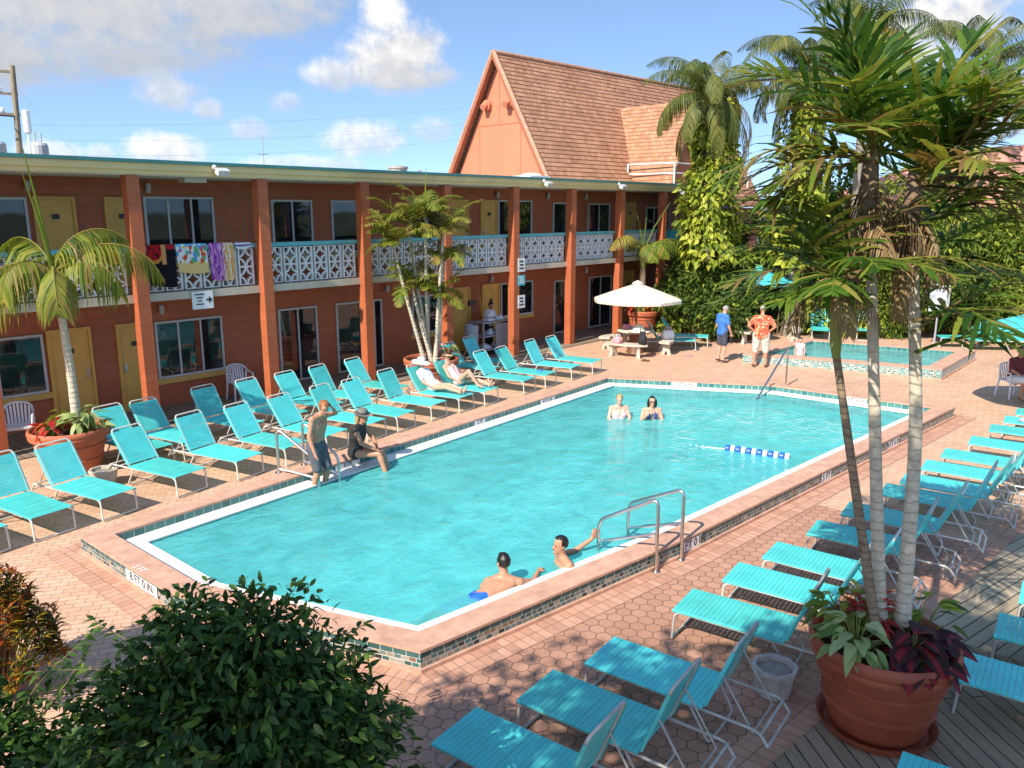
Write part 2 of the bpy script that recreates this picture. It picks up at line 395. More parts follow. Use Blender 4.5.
def strapmat(name, col):
    m, t, b, out = base(name)
    g = t.new('ShaderNodeTexCoord').outputs['Object']
    oi = t.new('ShaderNodeObjectInfo')
    n = t.noise(g, 3.5, 5, .6)
    c = t.mix(t.maprange(n, .3, .7), c4([k*.86 for k in col]), c4([min(1, k*1.1) for k in col]))
    hs = t.new('ShaderNodeHueSaturation'); t.put(hs.inputs['Color'], c)
    t.put(hs.inputs['Value'], t.maprange(oi.outputs['Random'], 0, 1, .86, 1.1)); t.put(hs.inputs['Hue'], t.maprange(oi.outputs['Random'], 0, 1, .492, .508))
    t.put(b.inputs['Base Color'], hs.outputs[0]); b.inputs['Roughness'].default_value = .42
    t.put(b.inputs['Normal'], t.bump(t.noise(g, 60, 2), .12, .003))
    return m
MAT['strap'] = strapmat('turquoise vinyl strap', (.085, .60, .565))
MAT['hex'] = paver_mat('hexagonal clay pavers', True, (.40, .20, .13), (.54, .30, .20), (.15, .085, .06), .172)
MAT['brick'] = paver_mat('clay brick pavers', False, (.56, .325, .205), (.70, .465, .315), (.33, .18, .115), .17, .6)
MAT['border'] = tilemat('border bricks', [(.60,.33,.22), (.50,.26,.17)], .115, .17, .005, (.26,.14,.09), .8, 0)
MAT['pooltile'] = tilemat('teal waterline tile', [(.035,.16,.145), (.07,.24,.21)], .15, .5, .004, (.55,.62,.58), .2, 0)
MAT['mosaic'] = tilemat('mixed glazed mosaic', [(.03,.09,.09),(.16,.20,.18),(.28,.24,.17),(.05,.15,.14),(.02,.03,.035),(.34,.32,.26),(.10,.16,.17),(.22,.13,.07)], .085, .052, .005, (.46,.43,.36), .22, .37, True, .6)
MAT['nosing'] = tilemat('dark teal nosing tile', [(.02,.085,.08), (.045,.13,.12)], .15, .5, .004, (.45,.48,.44), .2, 0)
MAT['spatile'] = tilemat('spa mosaic', [(.06,.25,.24),(.30,.36,.32),(.12,.34,.33),(.45,.44,.38),(.04,.14,.15)], .062, .05, .004, (.58,.56,.5), .22, .37, True, .7)
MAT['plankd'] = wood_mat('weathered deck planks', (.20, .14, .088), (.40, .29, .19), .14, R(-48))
MAT['plankx'] = wood_mat('paler deck planks', (.30, .235, .155), (.48, .39, .27), .14, R(12))  # paler plank tone for the farther boards, laid at another angle
MAT['walk'] = wood_mat('grey walkway boards', (.20, .155, .115), (.34, .27, .20), .14, R(90))
def glass_mat():
    m, t, b, out = base('dark window glass')
    g = t.new('ShaderNodeTexCoord').outputs['Object']
    n = t.noise(g, 1.3, 3)
    t.put(b.inputs['Base Color'], t.mix(t.maprange(n, .45, .6), (.010, .013, .015, 1), (.03, .035, .037, 1)))
    b.inputs['Roughness'].default_value = .03; b.inputs['Specular IOR Level'].default_value = .75
    t.put(b.inputs['Normal'], t.bump(t.noise(g, 1.1, 2), .05, .02))
    return m
MAT['glass'] = glass_mat()
def water_mat(name, tint, deep, amp=.35):
    m, t, b, out = base(name); t.n.remove(b)
    g = t.new('ShaderNodeTexCoord').outputs['Object']
    gx = t.vmath('MULTIPLY', g, (1.0, 1.25, 1))
    h1 = t.noise(gx, 1.7, 3, .5, dist=.6); h2 = t.noise(gx, 5.0, 4, .55, dist=1.2); h3 = t.noise(gx, 15, 2)
    h = t.math('ADD', t.math('ADD', t.math('MULTIPLY', h1, 1.0), t.math('MULTIPLY', h2, .42)), t.math('MULTIPLY', h3, .10))
    nb = t.bump(h, amp, .22)
    gl = t.new('ShaderNodeBsdfGlossy'); gl.inputs['Roughness'].default_value = .03; t.put(gl.inputs['Normal'], nb)
    rf = t.new('ShaderNodeBsdfRefraction'); rf.inputs['IOR'].default_value = 1.2; rf.inputs['Roughness'].default_value = 0
    tr = t.new('ShaderNodeBsdfTransparent'); tr.inputs[0].default_value = c4(tint)
    df = t.new('ShaderNodeBsdfDiffuse'); t.put(df.inputs['Normal'], t.bump(h, amp*.35, .22))
    # ripple brightness painted into the diffuse colour: paler where the waves rise
    t.put(df.inputs[0], t.mix(t.maprange(h, .55, 1.0), c4(deep), c4([min(1, k*1.35+.03) for k in deep])))
    m1 = t.new('ShaderNodeMixShader'); m1.inputs[0].default_value = .54
    t.l.new(tr.outputs[0], m1.inputs[1]); t.l.new(df.outputs[0], m1.inputs[2]); t.n.remove(rf)
    fr = t.new('ShaderNodeFresnel'); fr.inputs[0].default_value = 1.33; t.put(fr.inputs['Normal'], nb)
    m2 = t.new('ShaderNodeMixShader'); t.put(m2.inputs[0], t.math('MINIMUM', fr.outputs[0], .6))
    t.l.new(m1.outputs[0], m2.inputs[1]); t.l.new(gl.outputs[0], m2.inputs[2]); t.l.new(m2.outputs[0], out.inputs[0])
    return m
MAT['water'] = water_mat('pool water', (.50, .93, .92), (.105, .56, .55), .30)
MAT['spawater'] = water_mat('spa water', (.65, .95, .93), (.20, .52, .49), .35)
def text(name, s, size, m, loc, rot, parent=None, ext=.002, align='CENTER', bold=0, sx=1):
    cu = bpy.data.curves.new(name, 'FONT'); cu.body = s; cu.size = size; cu.extrude = ext; cu.align_x = align; cu.align_y = 'CENTER'; cu.offset = bold
    o = bpy.data.objects.new(name, cu); COL.objects.link(o)
    bpy.context.view_layer.update()
    me = bpy.data.meshes.new_from_object(o.evaluated_get(bpy.context.evaluated_depsgraph_get())); bpy.data.objects.remove(o)
    me.materials.clear(); me.materials.append(m)
    o = bpy.data.objects.new(name, me); COL.objects.link(o); o.location = loc; o.rotation_euler = rot; o.scale = (sx, 1, 1)
    if parent: o.parent = parent
    return o
# ------------------------------------------------------------ ground, deck, pools
POOL_I = [(4.0, 10.67), (4.03, 8.48), (5.0, 5.72), (8.95, 5.19), (18.95, 4.42), (18.76, 8.0), (16.84, 11.61)]   # inner edge of the coping, ccw
SPA_O = [(22.17, 10.48), (23.51, 5.37), (27.47, 5.40), (26.36, 10.26)]
ZC, ZL, ZW = .25, .12, .08
POOL_O = offset(POOL_I, -.33)
LEDGE_I = offset(POOL_I, .30)
BORD = offset(POOL_O, -.34)
SPA_I = offset(SPA_O, .42)
DECK = (-6, -3.2, 34, 18.2)
def sheet(name, outer, holes, z, m):
    bm = bmesh.new()
    for lp in [outer]+holes:
        vs = [bm.verts.new((x, y, z)) for x, y in lp]
        for i in range(len(vs)): bm.edges.new((vs[i], vs[(i+1) % len(vs)]))
    bmesh.ops.triangle_fill(bm, use_beauty=True, edges=bm.edges[:])
    bmesh.ops.recalc_face_normals(bm, faces=bm.faces[:])
    for f in bm.faces:
        if f.normal.z < 0: f.normal_flip()
    me = bpy.data.meshes.new(name); bm.to_mesh(me); bm.free(); me.materials.append(m)
    o = bpy.data.objects.new(name, me); COL.objects.link(o); return o
def struct(o): return tag(o, kind='structure')
g = MB(); x0, y0, x1, y1 = DECK; B = 900
for a, b, c, d in ((-B, -B, B, y0), (-B, y1, B, B), (-B, y0, x0, y1), (x1, y0, B, y1)):
    g.poly([(a, b, -.02), (c, b, -.02), (c, d, -.02), (a, d, -.02)])
struct(g.build('ground', mat('dry lawn and soil', (.10, .11, .045), .95, .4, .6, .4, 6)))
# deck is two neighbouring sheets: hexagonal pavers along the near side, small bricks elsewhere
hexp = [(-6, -3.2), (13, -3.2), (13, 1.64), (13, POOL_O[4][1]+.55), BORD[3], BORD[2], BORD[1], (2.2, BORD[1][1]), (-6, 9.0)]
seam = [(13, -3.2), (13, 4.3)]
pool_hole = offset(POOL_O, -.02)
struct(sheet('pool_deck', [(x0, y0), (x1, y0), (x1, y1), (x0, y1)], [offset(POOL_O, .05), offset(SPA_O, .05)], 0, MAT['brick']))
hx = [(-6, -3.1), (12.0, -3.1), (12.0, 4.28), BORD[3], BORD[2], (4.0, 6.2), (-6, 6.2)]
struct(sheet('hexagonal_paving', hx, [], .004, MAT['hex']))
bd = MB(); u = 0
def pj(p, i): a_, b_ = Vector(POOL_O[i]), Vector(POOL_O[(i+1) % len(POOL_O)]); return (Vector(p)-a_).dot((b_-a_).normalized())
for i in range(len(POOL_O)):
    j = (i+1) % len(POOL_O); L = math.dist(POOL_O[i], POOL_O[j])
    bd.add([(*BORD[i], .008), (*BORD[j], .008), (*POOL_O[j], .008), (*POOL_O[i], .008)], [(0,1,2,3)], 0, [[(u+pj(BORD[i],i), 0.0), (u+pj(BORD[j],i), 0.0), (u+L, .32), (u, .32)]]); u += L
struct(bd.build('paver_border', MAT['border']))
# boardwalk on the near side and the grey walkway under the balcony
def bw_y(x): return 2.24-.0825*(x-5.75)
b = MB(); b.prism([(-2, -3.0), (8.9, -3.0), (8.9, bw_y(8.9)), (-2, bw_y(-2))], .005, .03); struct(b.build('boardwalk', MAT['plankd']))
b = MB(); b.prism([(8.905, -3.0), (33, -3.0), (33, bw_y(33)), (8.905, bw_y(8.905))], .005, .03); struct(b.build('far_boardwalk', MAT['plankx']))
b = MB(); b.add([(-2, bw_y(-2), .008), (33, bw_y(33), .008), (33, bw_y(33)+.36, .008), (-2, bw_y(-2)+.36, .008)], [(0,1,2,3)], 0, [[(0,0), (35,0), (35,.32), (0,.32)]])
struct(b.build('boardwalk_edging', MAT['border']))
b = MB(); b.prism([(-6, 16.1), (33, 16.1), (33, 18.1), (-6, 18.1)], .003, .03); struct(b.build('walkway', MAT['walk']))

pool = thing('swimming_pool', 'large turquoise swimming pool with raised brick coping and angled ends', 'swimming pool', (0, 0, 0))
c = MB(); c.ring(POOL_O, POOL_I, ZC); c.loop_wall(POOL_I, ZC-.03, ZC)
c.loop_wall(POOL_O, ZC-.03, ZC); c.build('coping', MAT['coping'], pool)
c = MB(); N1 = offset(POOL_O, .012); c.loop_wall(N1, .155, ZC-.03); c.build('nosing_tile', MAT['nosing'], pool)
c = MB(); c.loop_wall(N1, .05, .155); c.build('mosaic_wall', MAT['mosaic'], pool)
c = MB(); c.loop_wall(offset(POOL_O, -.02), 0, .05); c.ring(offset(POOL_O, -.02), N1, .05); c.build('base_kerb', MAT['coping'], pool)
c = MB(); c.loop_wall(offset(POOL_I, -.006), ZL, ZC-.03); c.build('waterline_tile', MAT['pooltile'], pool)
c = MB(); c.ring(offset(POOL_I, -.006), LEDGE_I, ZL); c.loop_wall(LEDGE_I, ZL-.025, ZL); c.build('gutter_ledge', MAT['plaster'], pool)
c = MB(); c.loop_wall(offset(LEDGE_I, -.004), -.1, ZL-.025); c.build('gutter_tile', MAT['pooltile'], pool)
c = MB(); dp = lambda p: -1.05 if p[0] > 12 else -1.55
c.loop_wall(LEDGE_I, -1.7, -.1); c.poly([(*p, dp(p)) for p in LEDGE_I]); c.build('basin', MAT['basin'], pool)
# written depth markers
ink = MAT['dark']
def marker(txt, a, b, z0, z1, off=(0, 0), sx=1):
    """white tile panel with writing between two plan points, facing the side to the right of a->b"""
    d = Vector((b[0]-a[0], b[1]-a[1])); L = d.length; d.normalize(); n = Vector((d.y, -d.x))
    q = MB(); A = Vector(a)+n*.006; Bq = Vector(b)+n*.006
    q.add([(A.x, A.y, z0), (Bq.x, Bq.y, z0), (Bq.x, Bq.y, z1), (A.x, A.y, z1)], [(0,1,2,3)])
    ce = (Vector(a)+Vector(b))/2+n*.008
    lt = text('lettering', txt, (z1-z0)*1.05, ink, (0, 0, 0), (0, 0, 0), None, .001, 'CENTER', .002, 1)
    T = Matrix.Translation((ce.x, ce.y, (z0+z1)/2)) @ Matrix.Rotation(math.atan2(d.y, d.x), 4, 'Z') @ Matrix.Rotation(R(90), 4, 'X')
    q.add([T @ v.co for v in lt.data.vertices], [tuple(p.vertices) for p in lt.data.polygons], 1)
    bpy.data.objects.remove(lt); q.build('depth_marker', [MAT['white'], ink], pool)
def along(p, q, s0, s1):
    p, q = Vector(p), Vector(q); d = (q-p).normalized(); return tuple(p+d*s0), tuple(p+d*s1)
I = POOL_I
# inside of the back edge (seen facing -Y): runs left to right from I[0] to I[6]
for s0, s1, tx in ((3.80, 4.36, '5 FT'), (7.50, 7.85, '5 FT'), (9.85, 10.42, '4 FT 6 IN')):
    a, b_ = along(I[0], I[6], s0, s1); marker(tx, a, b_, ZL+.003, ZC-.032)
a, b_ = along(I[6], I[5], 1.62, 2.25); marker('3 FT 6 IN', a, b_, ZL+.003, ZC-.032)
a, b_ = along(I[5], I[4], 1.72, 2.2); marker('3 FT 6 IN', a, b_, ZL+.003, ZC-.032)
O = offset(POOL_O, .012)
for (i, j, s0, s1, tx) in ((3, 4, .0, .42, '8 FT 0 IN'), (3, 4, 4.0, 4.34, '5 FT'), (3, 4, 6.75, 7.3, '4 FT 6 IN'), (0, 1, 1.35, 2.15, '8 FT 0 IN')):
    a, b_ = along(O[i], O[j], s0, s1); marker(tx, a, b_, .056, .2)
text('coping_marker', '5 FT', .13, MAT['white'], (3.75, 9.35, ZC+.004), (0, 0, R(-90)), pool, .001)
wm = MB(); wm.poly([(*p, ZW) for p in offset(LEDGE_I, -.002)]); struct(wm.build('water', MAT['water']))

spa = thing('wading_pool', 'small raised wading pool with mosaic tile wall beyond the main pool', 'wading pool')
SO2 = offset(SPA_O, .012)
c = MB(); c.ring(SPA_O, SPA_I, .3); c.loop_wall(SPA_I, .27, .3); c.loop_wall(SPA_O, .27, .3); c.build('coping', MAT['coping'], spa)
c = MB(); c.loop_wall(SO2, .05, .27); c.build('mosaic_wall', MAT['spatile'], spa)
c = MB(); c.loop_wall(offset(SPA_O, -.02), 0, .05); c.ring(offset(SPA_O, -.02), SO2, .05); c.build('base_kerb', MAT['coping'], spa)
c = MB(); c.loop_wall(SPA_I, .0, .27); c.build('waterline_tile', MAT['pooltile'], spa)
c = MB(); c.loop_wall(SPA_I, -.5, .0); c.poly([(*p, -.5) for p in SPA_I]); c.build('basin', MAT['basin'], spa)
wm = MB(); wm.poly([(*p, .19) for p in offset(SPA_I, -.002)]); struct(wm.build('wading_water', MAT['spawater']))

# ------------------------------------------------------------ motel wing
WY = 18.08; PX = [7.2+2.862*k for k in range(-3, 9)]; PW = .25; PY0 = 16.34
mo = thing('motel_building', 'two storey orange motel wing with balcony, block railings and flat roof', 'motel', (0, 0, 0))
X0, X1 = -3.0, 33.0
b = MB(); b.span((X0, WY, 0), (X1, 25.5, 5.40)); b.build('wall', MAT['wall'], mo)
b = MB(); b.span((X0, 16.52, 2.64), (X1, WY-.003, 2.80)); b.build('balcony_slab', MAT['slab'], mo)
b = MB(); b.span((X0-.2, 16.36, 5.16), (X1, WY-.003, 5.20)); b.build('soffit', MAT['soffit'], mo)
b = MB(); b.span((X0-.2, 16.30, 5.18), (X1, 16.36, 5.40)); b.span((X0-.2, 16.26, 5.27), (X1, 16.30, 5.40)); b.build('fascia', MAT['fascia'], mo)
rf = MB(); rf.span((X0-.2, 16.36, 5.402), (X1, 25.7, 5.46)); roof = rf.build('roof', MAT['roof'], mo)
b = MB(); b.span((X0-.2, 16.22, 5.403), (30.0, 16.36, 5.468)); b.build('drip_edge', MAT['teal'], roof)
b = MB(); b.span((30.0, 16.22, 5.403), (X1, 16.36, 5.52)); b.build('drip_edge', MAT['roof'], roof)
for x in PX:
    b = MB(); b.span((x-PW/2, PY0, .03), (x+PW/2, PY0+PW, 5.158)); b.build('pillar', MAT['pillar'], mo)
# decorative block railing: one bay is built, the rest share its meshes
def block_bay(w):
    q = MB(); n = 6; cw = (w-.06)/n; bw_ = cw-.055; th = .09
    for i in range(n):
        cx = -w/2+.03+cw*(i+.5); z0 = 2.83; bh = .405
        for r_ in range(2):
            zb = z0+r_*(bh+.004); xl, xr = cx-bw_/2, cx+bw_/2; f = .03
            q.span((xl, -th/2, zb), (xl+f, th/2, zb+bh)); q.span((xr-f, -th/2, zb), (xr, th/2, zb+bh))
            q.span((xl+f, -th/2+.003, zb), (xr-f, th/2-.003, zb+f*.6)); q.span((xl+f, -th/2+.003, zb+bh-f*.6), (xr-f, th/2-.003, zb+bh))
            # quarter rings round the four corners leave a four-pointed star in the middle
            for sx_, sz_ in ((0,0),(1,0),(0,1),(1,1)):
                ox = xl if sx_ == 0 else xr; oz = zb if sz_ == 0 else zb+bh; k = 6
                rx, rz = bw_/2, bh/2; t = .030; pts = []
                for a in range(k+1):
                    th_ = math.pi/2*a/k
                    for (ax, az_) in ((rx, rz), (rx-t, rz-t)):
                        pts.append((ox+(1 if sx_ == 0 else -1)*ax*math.cos(th_), oz+(1 if sz_ == 0 else -1)*az_*math.sin(th_)))
                vs = [(p[0], -th/2+.006, p[1]) for p in pts]+[(p[0], th/2-.006, p[1]) for p in pts]; m_ = len(pts); fs = []
                for a in range(k):
                    o_, i_, o2, i2 = 2*a, 2*a+1, 2*a+2, 2*a+3
                    fs += [(o_, i_, i2, o2), (m_+o_, m_+o2, m_+i2, m_+i_), (o_, o2, m_+o2, m_+o_), (i_, m_+i_, m_+i2, i2)]
                q.add(vs, fs)
    return q
bayw = 2.862-PW-.01
rail0 = block_bay(bayw).build('railing', MAT['block'], mo, loc=(PX[0]+1.431, 16.66, 0))
h = MB(); h.span((-bayw/2, -.07, 3.662), (bayw/2, .07, 3.755)); h.build('handrail', MAT['rail'], rail0)
for k in range(1, len(PX)-2): dup(rail0, (PX[k]+1.431, 16.66, 0), parent=mo)
b = MB()
for i in range(9): b.span((PX[-2]+.2+i*.28, 16.62, 2.83), (PX[-2]+.44+i*.28, 16.66, 3.70))
tp = b.build('balcony_screen', MAT['tealcanvas'], mo)
def window(x0, x1, z0, z1, n=2, sill=True, split=None):
    w_ = MB(); f = .05; y0, y1 = WY-.045, WY-.002
    w_.span((x0, y0, z0), (x0+f, y1, z1)); w_.span((x1-f, y0, z0), (x1, y1, z1))
    w_.span((x0+f, y0+.002, z1-f), (x1-f, y1, z1)); w_.span((x0+f, y0+.002, z0), (x1-f, y1, z0+f))
    for k in range(1, n):
        xm = x0+(x1-x0)*k/n; w_.span((xm-.022, y0+.006, z0+f), (xm+.022, y1, z1-f))
    o = w_.build('window', MAT['alu'], mo)
    p = MB(); p.add([(x0+f, WY-.014, z0+f), (x1-f, WY-.014, z0+f), (x1-f, WY-.014, z1-f), (x0+f, WY-.014, z1-f)], [(0,1,2,3)]); p.build('pane', MAT['glass'], o)
    if sill:
        s_ = MB(); s_.span((x0-.06, WY-.06, z0-.13), (x1+.06, WY-.002, z0-.004)); s_.build('sill', MAT['sill'], o)
    return o
def door(x0, x1, z0, z1, knob=1):
    d = MB(); f = .06; y1 = WY-.002
    d.span((x0, WY-.06, z0), (x0+f, y1, z1)); d.span((x1-f, WY-.06, z0), (x1, y1, z1)); d.span((x0+f, WY-.058, z1-f), (x1-f, y1, z1))
    d.span((x0+f+.004, WY-.03, z0+.02), (x1-f-.004, y1, z1-f-.004))
    # raised panels
    wi = (x1-x0-2*f)/2
    for c_ in range(2):
        xa = x0+f+c_*wi+.06; xb = x0+f+(c_+1)*wi-.06
        for za, zb in ((.12, .72), (.82, 1.45), (1.55, 1.85)):
            if z0+zb < z1-.1: d.span((xa, WY-.038, z0+za), (xb, WY-.031, z0+zb))
    o = d.build('door', MAT['door'], mo)
    kx = x1-f-.08 if knob > 0 else x0+f+.08
    k_ = MB(); k_.span((kx-.03, WY-.055, z0+.92), (kx+.03, WY-.032, z0+1.14)); k_.ball((kx, WY-.075, z0+.97), .028, 8, 6); k_.build('handle', MAT['steel'], o)
    k_ = MB(); xm = (x0+x1)/2; k_.span((xm-.07, WY-.05, z0+1.50), (xm+.07, WY-.041, z0+1.60)); k_.build('number_plate', MAT['dark'], o)
    return o
def lamp(x, z):
    l = MB(); l.lathe([(.0,.0), (.045,.0), (.045,.05), (.055,.055), (.055,.17), (.04,.2), (0,.2)], 10, (x, WY-.09, z)); l.span((x-.05, WY-.06, z+.0), (x+.05, WY-.002, z+.05)); l.build('wall_lamp', MAT['alu'], mo, 40)
UZ = 2.8
for u0 in (0, 11.44, -5.72):        # the facade repeats every two rooms
    if u0 == 0:
        window(4.1, 5.82, UZ+.62, 4.74, 2); door(5.92, 6.72, UZ+.01, 4.76); door(7.30, 8.0, UZ+.01, 4.76, -1)
        window(8.14, 9.78, UZ+.55, 4.78, 3); window(11.32, 12.52, UZ+.55, 4.74, 2); window(13.12, 14.05, UZ+.55, 4.74, 1)
        window(4.05, 5.80, .78, 2.0, 2); door(5.86, 6.74, .03, 2.06); door(7.26, 8.02, .03, 2.04, -1)
        window(8.12, 9.77, .68, 2.0, 3); window(11.32, 12.50, .06, 2.0, 2, False); window(13.12, 13.97, .06, 2.0, 1, False)
        w_ = window(14.40, 14.72, .06, 2.0, 1, False)
        window(15.87, 17.22, .82, 1.98, 2); window(15.9, 17.2, UZ+.55, 4.74, 2)
    if u0 == 11.44:
        door(17.50, 18.30, UZ+.01, 4.80); door(18.85, 19.62, UZ+.01, 4.80, -1); door(17.50, 18.32, .03, 2.1); door(18.88, 19.72, .03, 2.12, -1)
        window(19.68, 21.38, UZ+.55, 4.80, 2); window(19.80, 21.45, .95, 2.1, 2); window(22.54, 23.32, UZ+.5, 4.74, 1); window(22.65, 23.45, .08, 2.0, 1, False)
        window(24.62, 26.02, UZ+.5, 4.72, 2); window(24.78, 26.26, .06, 2.0, 2, False); door(27.0, 27.8, .03, 2.1); door(27.0, 27.8, UZ+.01, 4.78)
    if u0 == -5.72:
        window(-.8, .9, UZ+.55, 4.76, 3); window(-.8, .9, .68, 2.0, 3); window(1.7, 2.7, .06, 2.0, 2, False); window(1.7, 2.7, UZ+.55, 4.74, 2)
window(28.6, 30.4, UZ+.3, 4.6, 3)
for x in (5.86, 7.9, 8.25, 11.0, 14.2, 17.4, 19.6, 22.2, 24.4): lamp(x, 4.86)
for x in (8.3, 14.9, 19.3, 24.5): lamp(x, 2.18)
# ceiling light and floodlights under the eave
b = MB(); b.span((8.55, 16.9, 5.07), (9.05, 17.2, 5.158)); b.build('ceiling_light', MAT['soffit'], mo)
def flood(x, z=5.30, y=16.24):
    b = MB(); b.box((x, y-.12, z-.03), (.26, .16, .12), 0, 0, Matrix.Rotation(R(25), 4, 'X')); b.bar((x, y, z+.03), (x, y-.08, z), .04, .04); b.ball((x-.12, y-.02, z+.06), (.06, .06, .06), 8, 6)
    b.build('floodlight', MAT['alu'], mo)
for x in (9.0, 19.9, 24.0): flood(x)
flood(28.2, 5.16)
# awning at the far end of the balcony
b = MB(); b.add([(28.3, 16.35, 5.05), (31.5, 16.35, 5.05), (31.5, 15.6, 4.55), (28.3, 15.6, 4.55), (28.3, 16.35, 5.0), (31.5, 16.35, 5.0), (31.5, 15.6, 4.5), (28.3, 15.6, 4.5)], [(0,3,2,1), (4,5,6,7), (3,7,6,2), (0,4,7,3), (1,2,6,5)]); b.build('awning', MAT['dark'], mo)
# kit on the flat roof
def roof_thing(name, label, cat, build, m, loc, grp=None):
    q = MB(); build(q); o = q.build(name, m, None, 40, loc); tag(o, label, cat, grp)
roof_thing('roof_vent', 'round galvanised vent on the motel roof near the orange gable', 'roof vent', lambda q: (q.lathe([(0,.0),(.30,.0),(.30,.34),(.34,.36),(.34,.42),(0,.46)], 20)), MAT['ash'], (18.0, 21.0, 5.46))
roof_thing('roof_vent', 'low dark box vent on the motel roof left of the round vent', 'roof vent', lambda q: (q.span((-.6,-.3,0),(.6,.3,.16)), q.span((-.5,-.25,.16),(.5,.25,.22))), MAT['roof'], (13.6, 20.0, 5.46))
roof_thing('roof_vent', 'small white box vent on the motel roof beside the rod antenna', 'roof vent', lambda q: (q.span((-.3,-.3,0),(.3,.3,.24)), q.span((-.35,-.35,.24),(.35,.35,.30))), MAT['white'], (6.9, 21.5, 5.46))
roof_thing('roof_vent', 'thin grey pipe vent standing right of the round vent', 'roof vent', lambda q: (q.tube([(0,0,0),(0,0,.35)], .05), q.tube([(0,0,.30),(.12,0,.36)], .06)), MAT['grey'], (19.4, 21.6, 5.46))
roof_thing('roof_vent', 'flat white hatch on the roof in front of the orange gable', 'roof vent', lambda q: (q.span((-.5,-.4,0),(.5,.4,.12)), q.ball((0,0,.12),(.42,.34,.10),12,6)), MAT['white'], (20.8, 17.6, 5.46))
roof_thing('rooftop_antenna', 'thin cross shaped antenna on the motel roof under the clouds', 'antenna', lambda q: (q.tube([(0,0,0),(0,0,1.0)], .012, 5), q.tube([(-.18,0,.5),(.18,0,.5)], .01, 5)), MAT['grey'], (12.4, 20.0, 5.46))
an = thing('rooftop_antenna', 'white panel antenna on a thin mast beside the utility pole', 'antenna', (7.45, 22.4, 5.46))
b = MB(); b.tube([(0,0,0),(0,0,1.35)], .025, 8); b.build('mast', MAT['white'], an)
b = MB(); b.tube([(0,0,.85),(0,0,.88),(0,0,1.38),(0,0,1.40)], [.05,.085,.085,.05], 12); b.build('antenna_panel', MAT['white'], an)
# balustrade of the roof terrace by the dormer
rr = thing('roof_railing', 'white metal pipe railing on the flat roof before the dormer', 'railing', (28.9, 17.0, 5.47))
for i, (x, y) in enumerate(((0,0), (2.1,-.05), (4.3,-.1), (6.2,-.15), (0,2.2))):
    b = MB(); b.tube([(x,y,0),(x,y,.86)], .035, 8); b.build('post', MAT['white'], rr)
for z in (.84, .45):
    b = MB(); b.tube([(0,2.2,z),(0,0,z),(6.2,-.15,z)], .028, 8); b.build('rail', MAT['white'], rr)
b = MB(); b.span((2.3, .3, .02), (4.2, 1.0, .22)); b.build('roof_slab', MAT['white'], rr)

# ------------------------------------------------------------ steep tiled hall behind the wing
HA = thing('gabled_hall', 'steep clay tiled hall with orange gable and small dormer behind the motel', 'hall', (24.0, 18.9, 0), R(-3.5))
GW, GZ0, RZ = 6.1, 4.6, 10.35         # gable width, eave height, ridge height; local x along the ridge, y back
LEN = 15.0; mid = GW/2+.15
rooft, tt, bt_, _ = base('clay roof tiles')
uvn = tt.new('ShaderNodeUVMap').outputs[0]
brk = tt.new('ShaderNodeTexBrick'); tt.put(brk.inputs['Vector'], uvn); brk.inputs['Scale'].default_value = 1
brk.inputs['Brick Width'].default_value = .21; brk.inputs['Row Height'].default_value = .19; brk.inputs['Mortar Size'].default_value = .008
brk.inputs['Color1'].default_value = (0,0,0,1); brk.inputs['Color2'].default_value = (1,1,1,1); brk.inputs['Mortar'].default_value = (.5,.5,.5,1)
rn = tt.sep(brk.outputs[0])[0]
tcol = tt.mix(tt.math('ADD', tt.math('MULTIPLY', rn, .6), tt.math('MULTIPLY', tt.maprange(tt.noise(uvn, .6, 6), .3, .7), .4)), (.31, .138, .07, 1), (.56, .29, .165, 1))
tcol = tt.mix(tt.maprange(tt.noise(uvn, 1.6, 6, .7), .55, .75, 0, .45), tcol, tt.mix(1, tcol, (.5,.45,.42,1), 'MULTIPLY'))
tt.put(bt_.inputs['Base Color'], tt.mix(tt.math('MULTIPLY', brk.outputs['Fac'], .7), tcol, (.12,.05,.03,1))); bt_.inputs['Roughness'].default_value = .8
tt.put(bt_.inputs['Normal'], tt.bump(tt.math('SUBTRACT', 1, brk.outputs['Fac']), .4, .01))
MAT['rooftile'] = rooft
def courses(q, a, b_, c_, d_, step=.19, lift=.024):
    """overlapping tile courses on the quad a,b (eave) - d,c (ridge)"""
    a, b_, c_, d_ = map(Vector, (a, b_, c_, d_)); H = (d_-a).length; n = max(1, int(H/step)); nrm = (b_-a).cross(d_-a).normalized(); Wd = (b_-a).length
    for i in range(n):
        t0, t1 = i/n, (i+1)/n
        p0, p1 = a.lerp(d_, t0), b_.lerp(c_, t0); p2, p3 = b_.lerp(c_, t1), a.lerp(d_, t1)
        x0_ = (p0-a).dot((b_-a).normalized()); x1_ = x0_+(p1-p0).length; x3_ = (p3-a).dot((b_-a).normalized()); x2_ = x3_+(p2-p3).length
        q.add([p0+nrm*lift, p1+nrm*lift, p2+nrm*.004, p3+nrm*.004, p0, p1], [(0,1,2,3), (4,5,1,0)], 0,
              [[(x0_, i*.19+.005), (x1_, i*.19+.005), (x2_, (i+1)*.19), (x3_, (i+1)*.19)], [(x0_, i*.19), (x1_, i*.19), (x1_, i*.19+.01), (x0_, i*.19+.01)]])
ov = .35
q = MB(); fy0, fy1 = -.25, GW+.55
courses(q, (-ov, fy0, GZ0), (LEN, fy0, GZ0), (LEN, mid, RZ), (-ov, mid, RZ)); courses(q, (LEN, fy1, GZ0), (-ov, fy1, GZ0), (-ov, mid, RZ), (LEN, mid, RZ))
q.build('roof', MAT['rooftile'], HA)
q = MB(); q.tube([(x_, mid, RZ+.02) for x_ in np.linspace(-ov, LEN, 40)], .09, 8); 
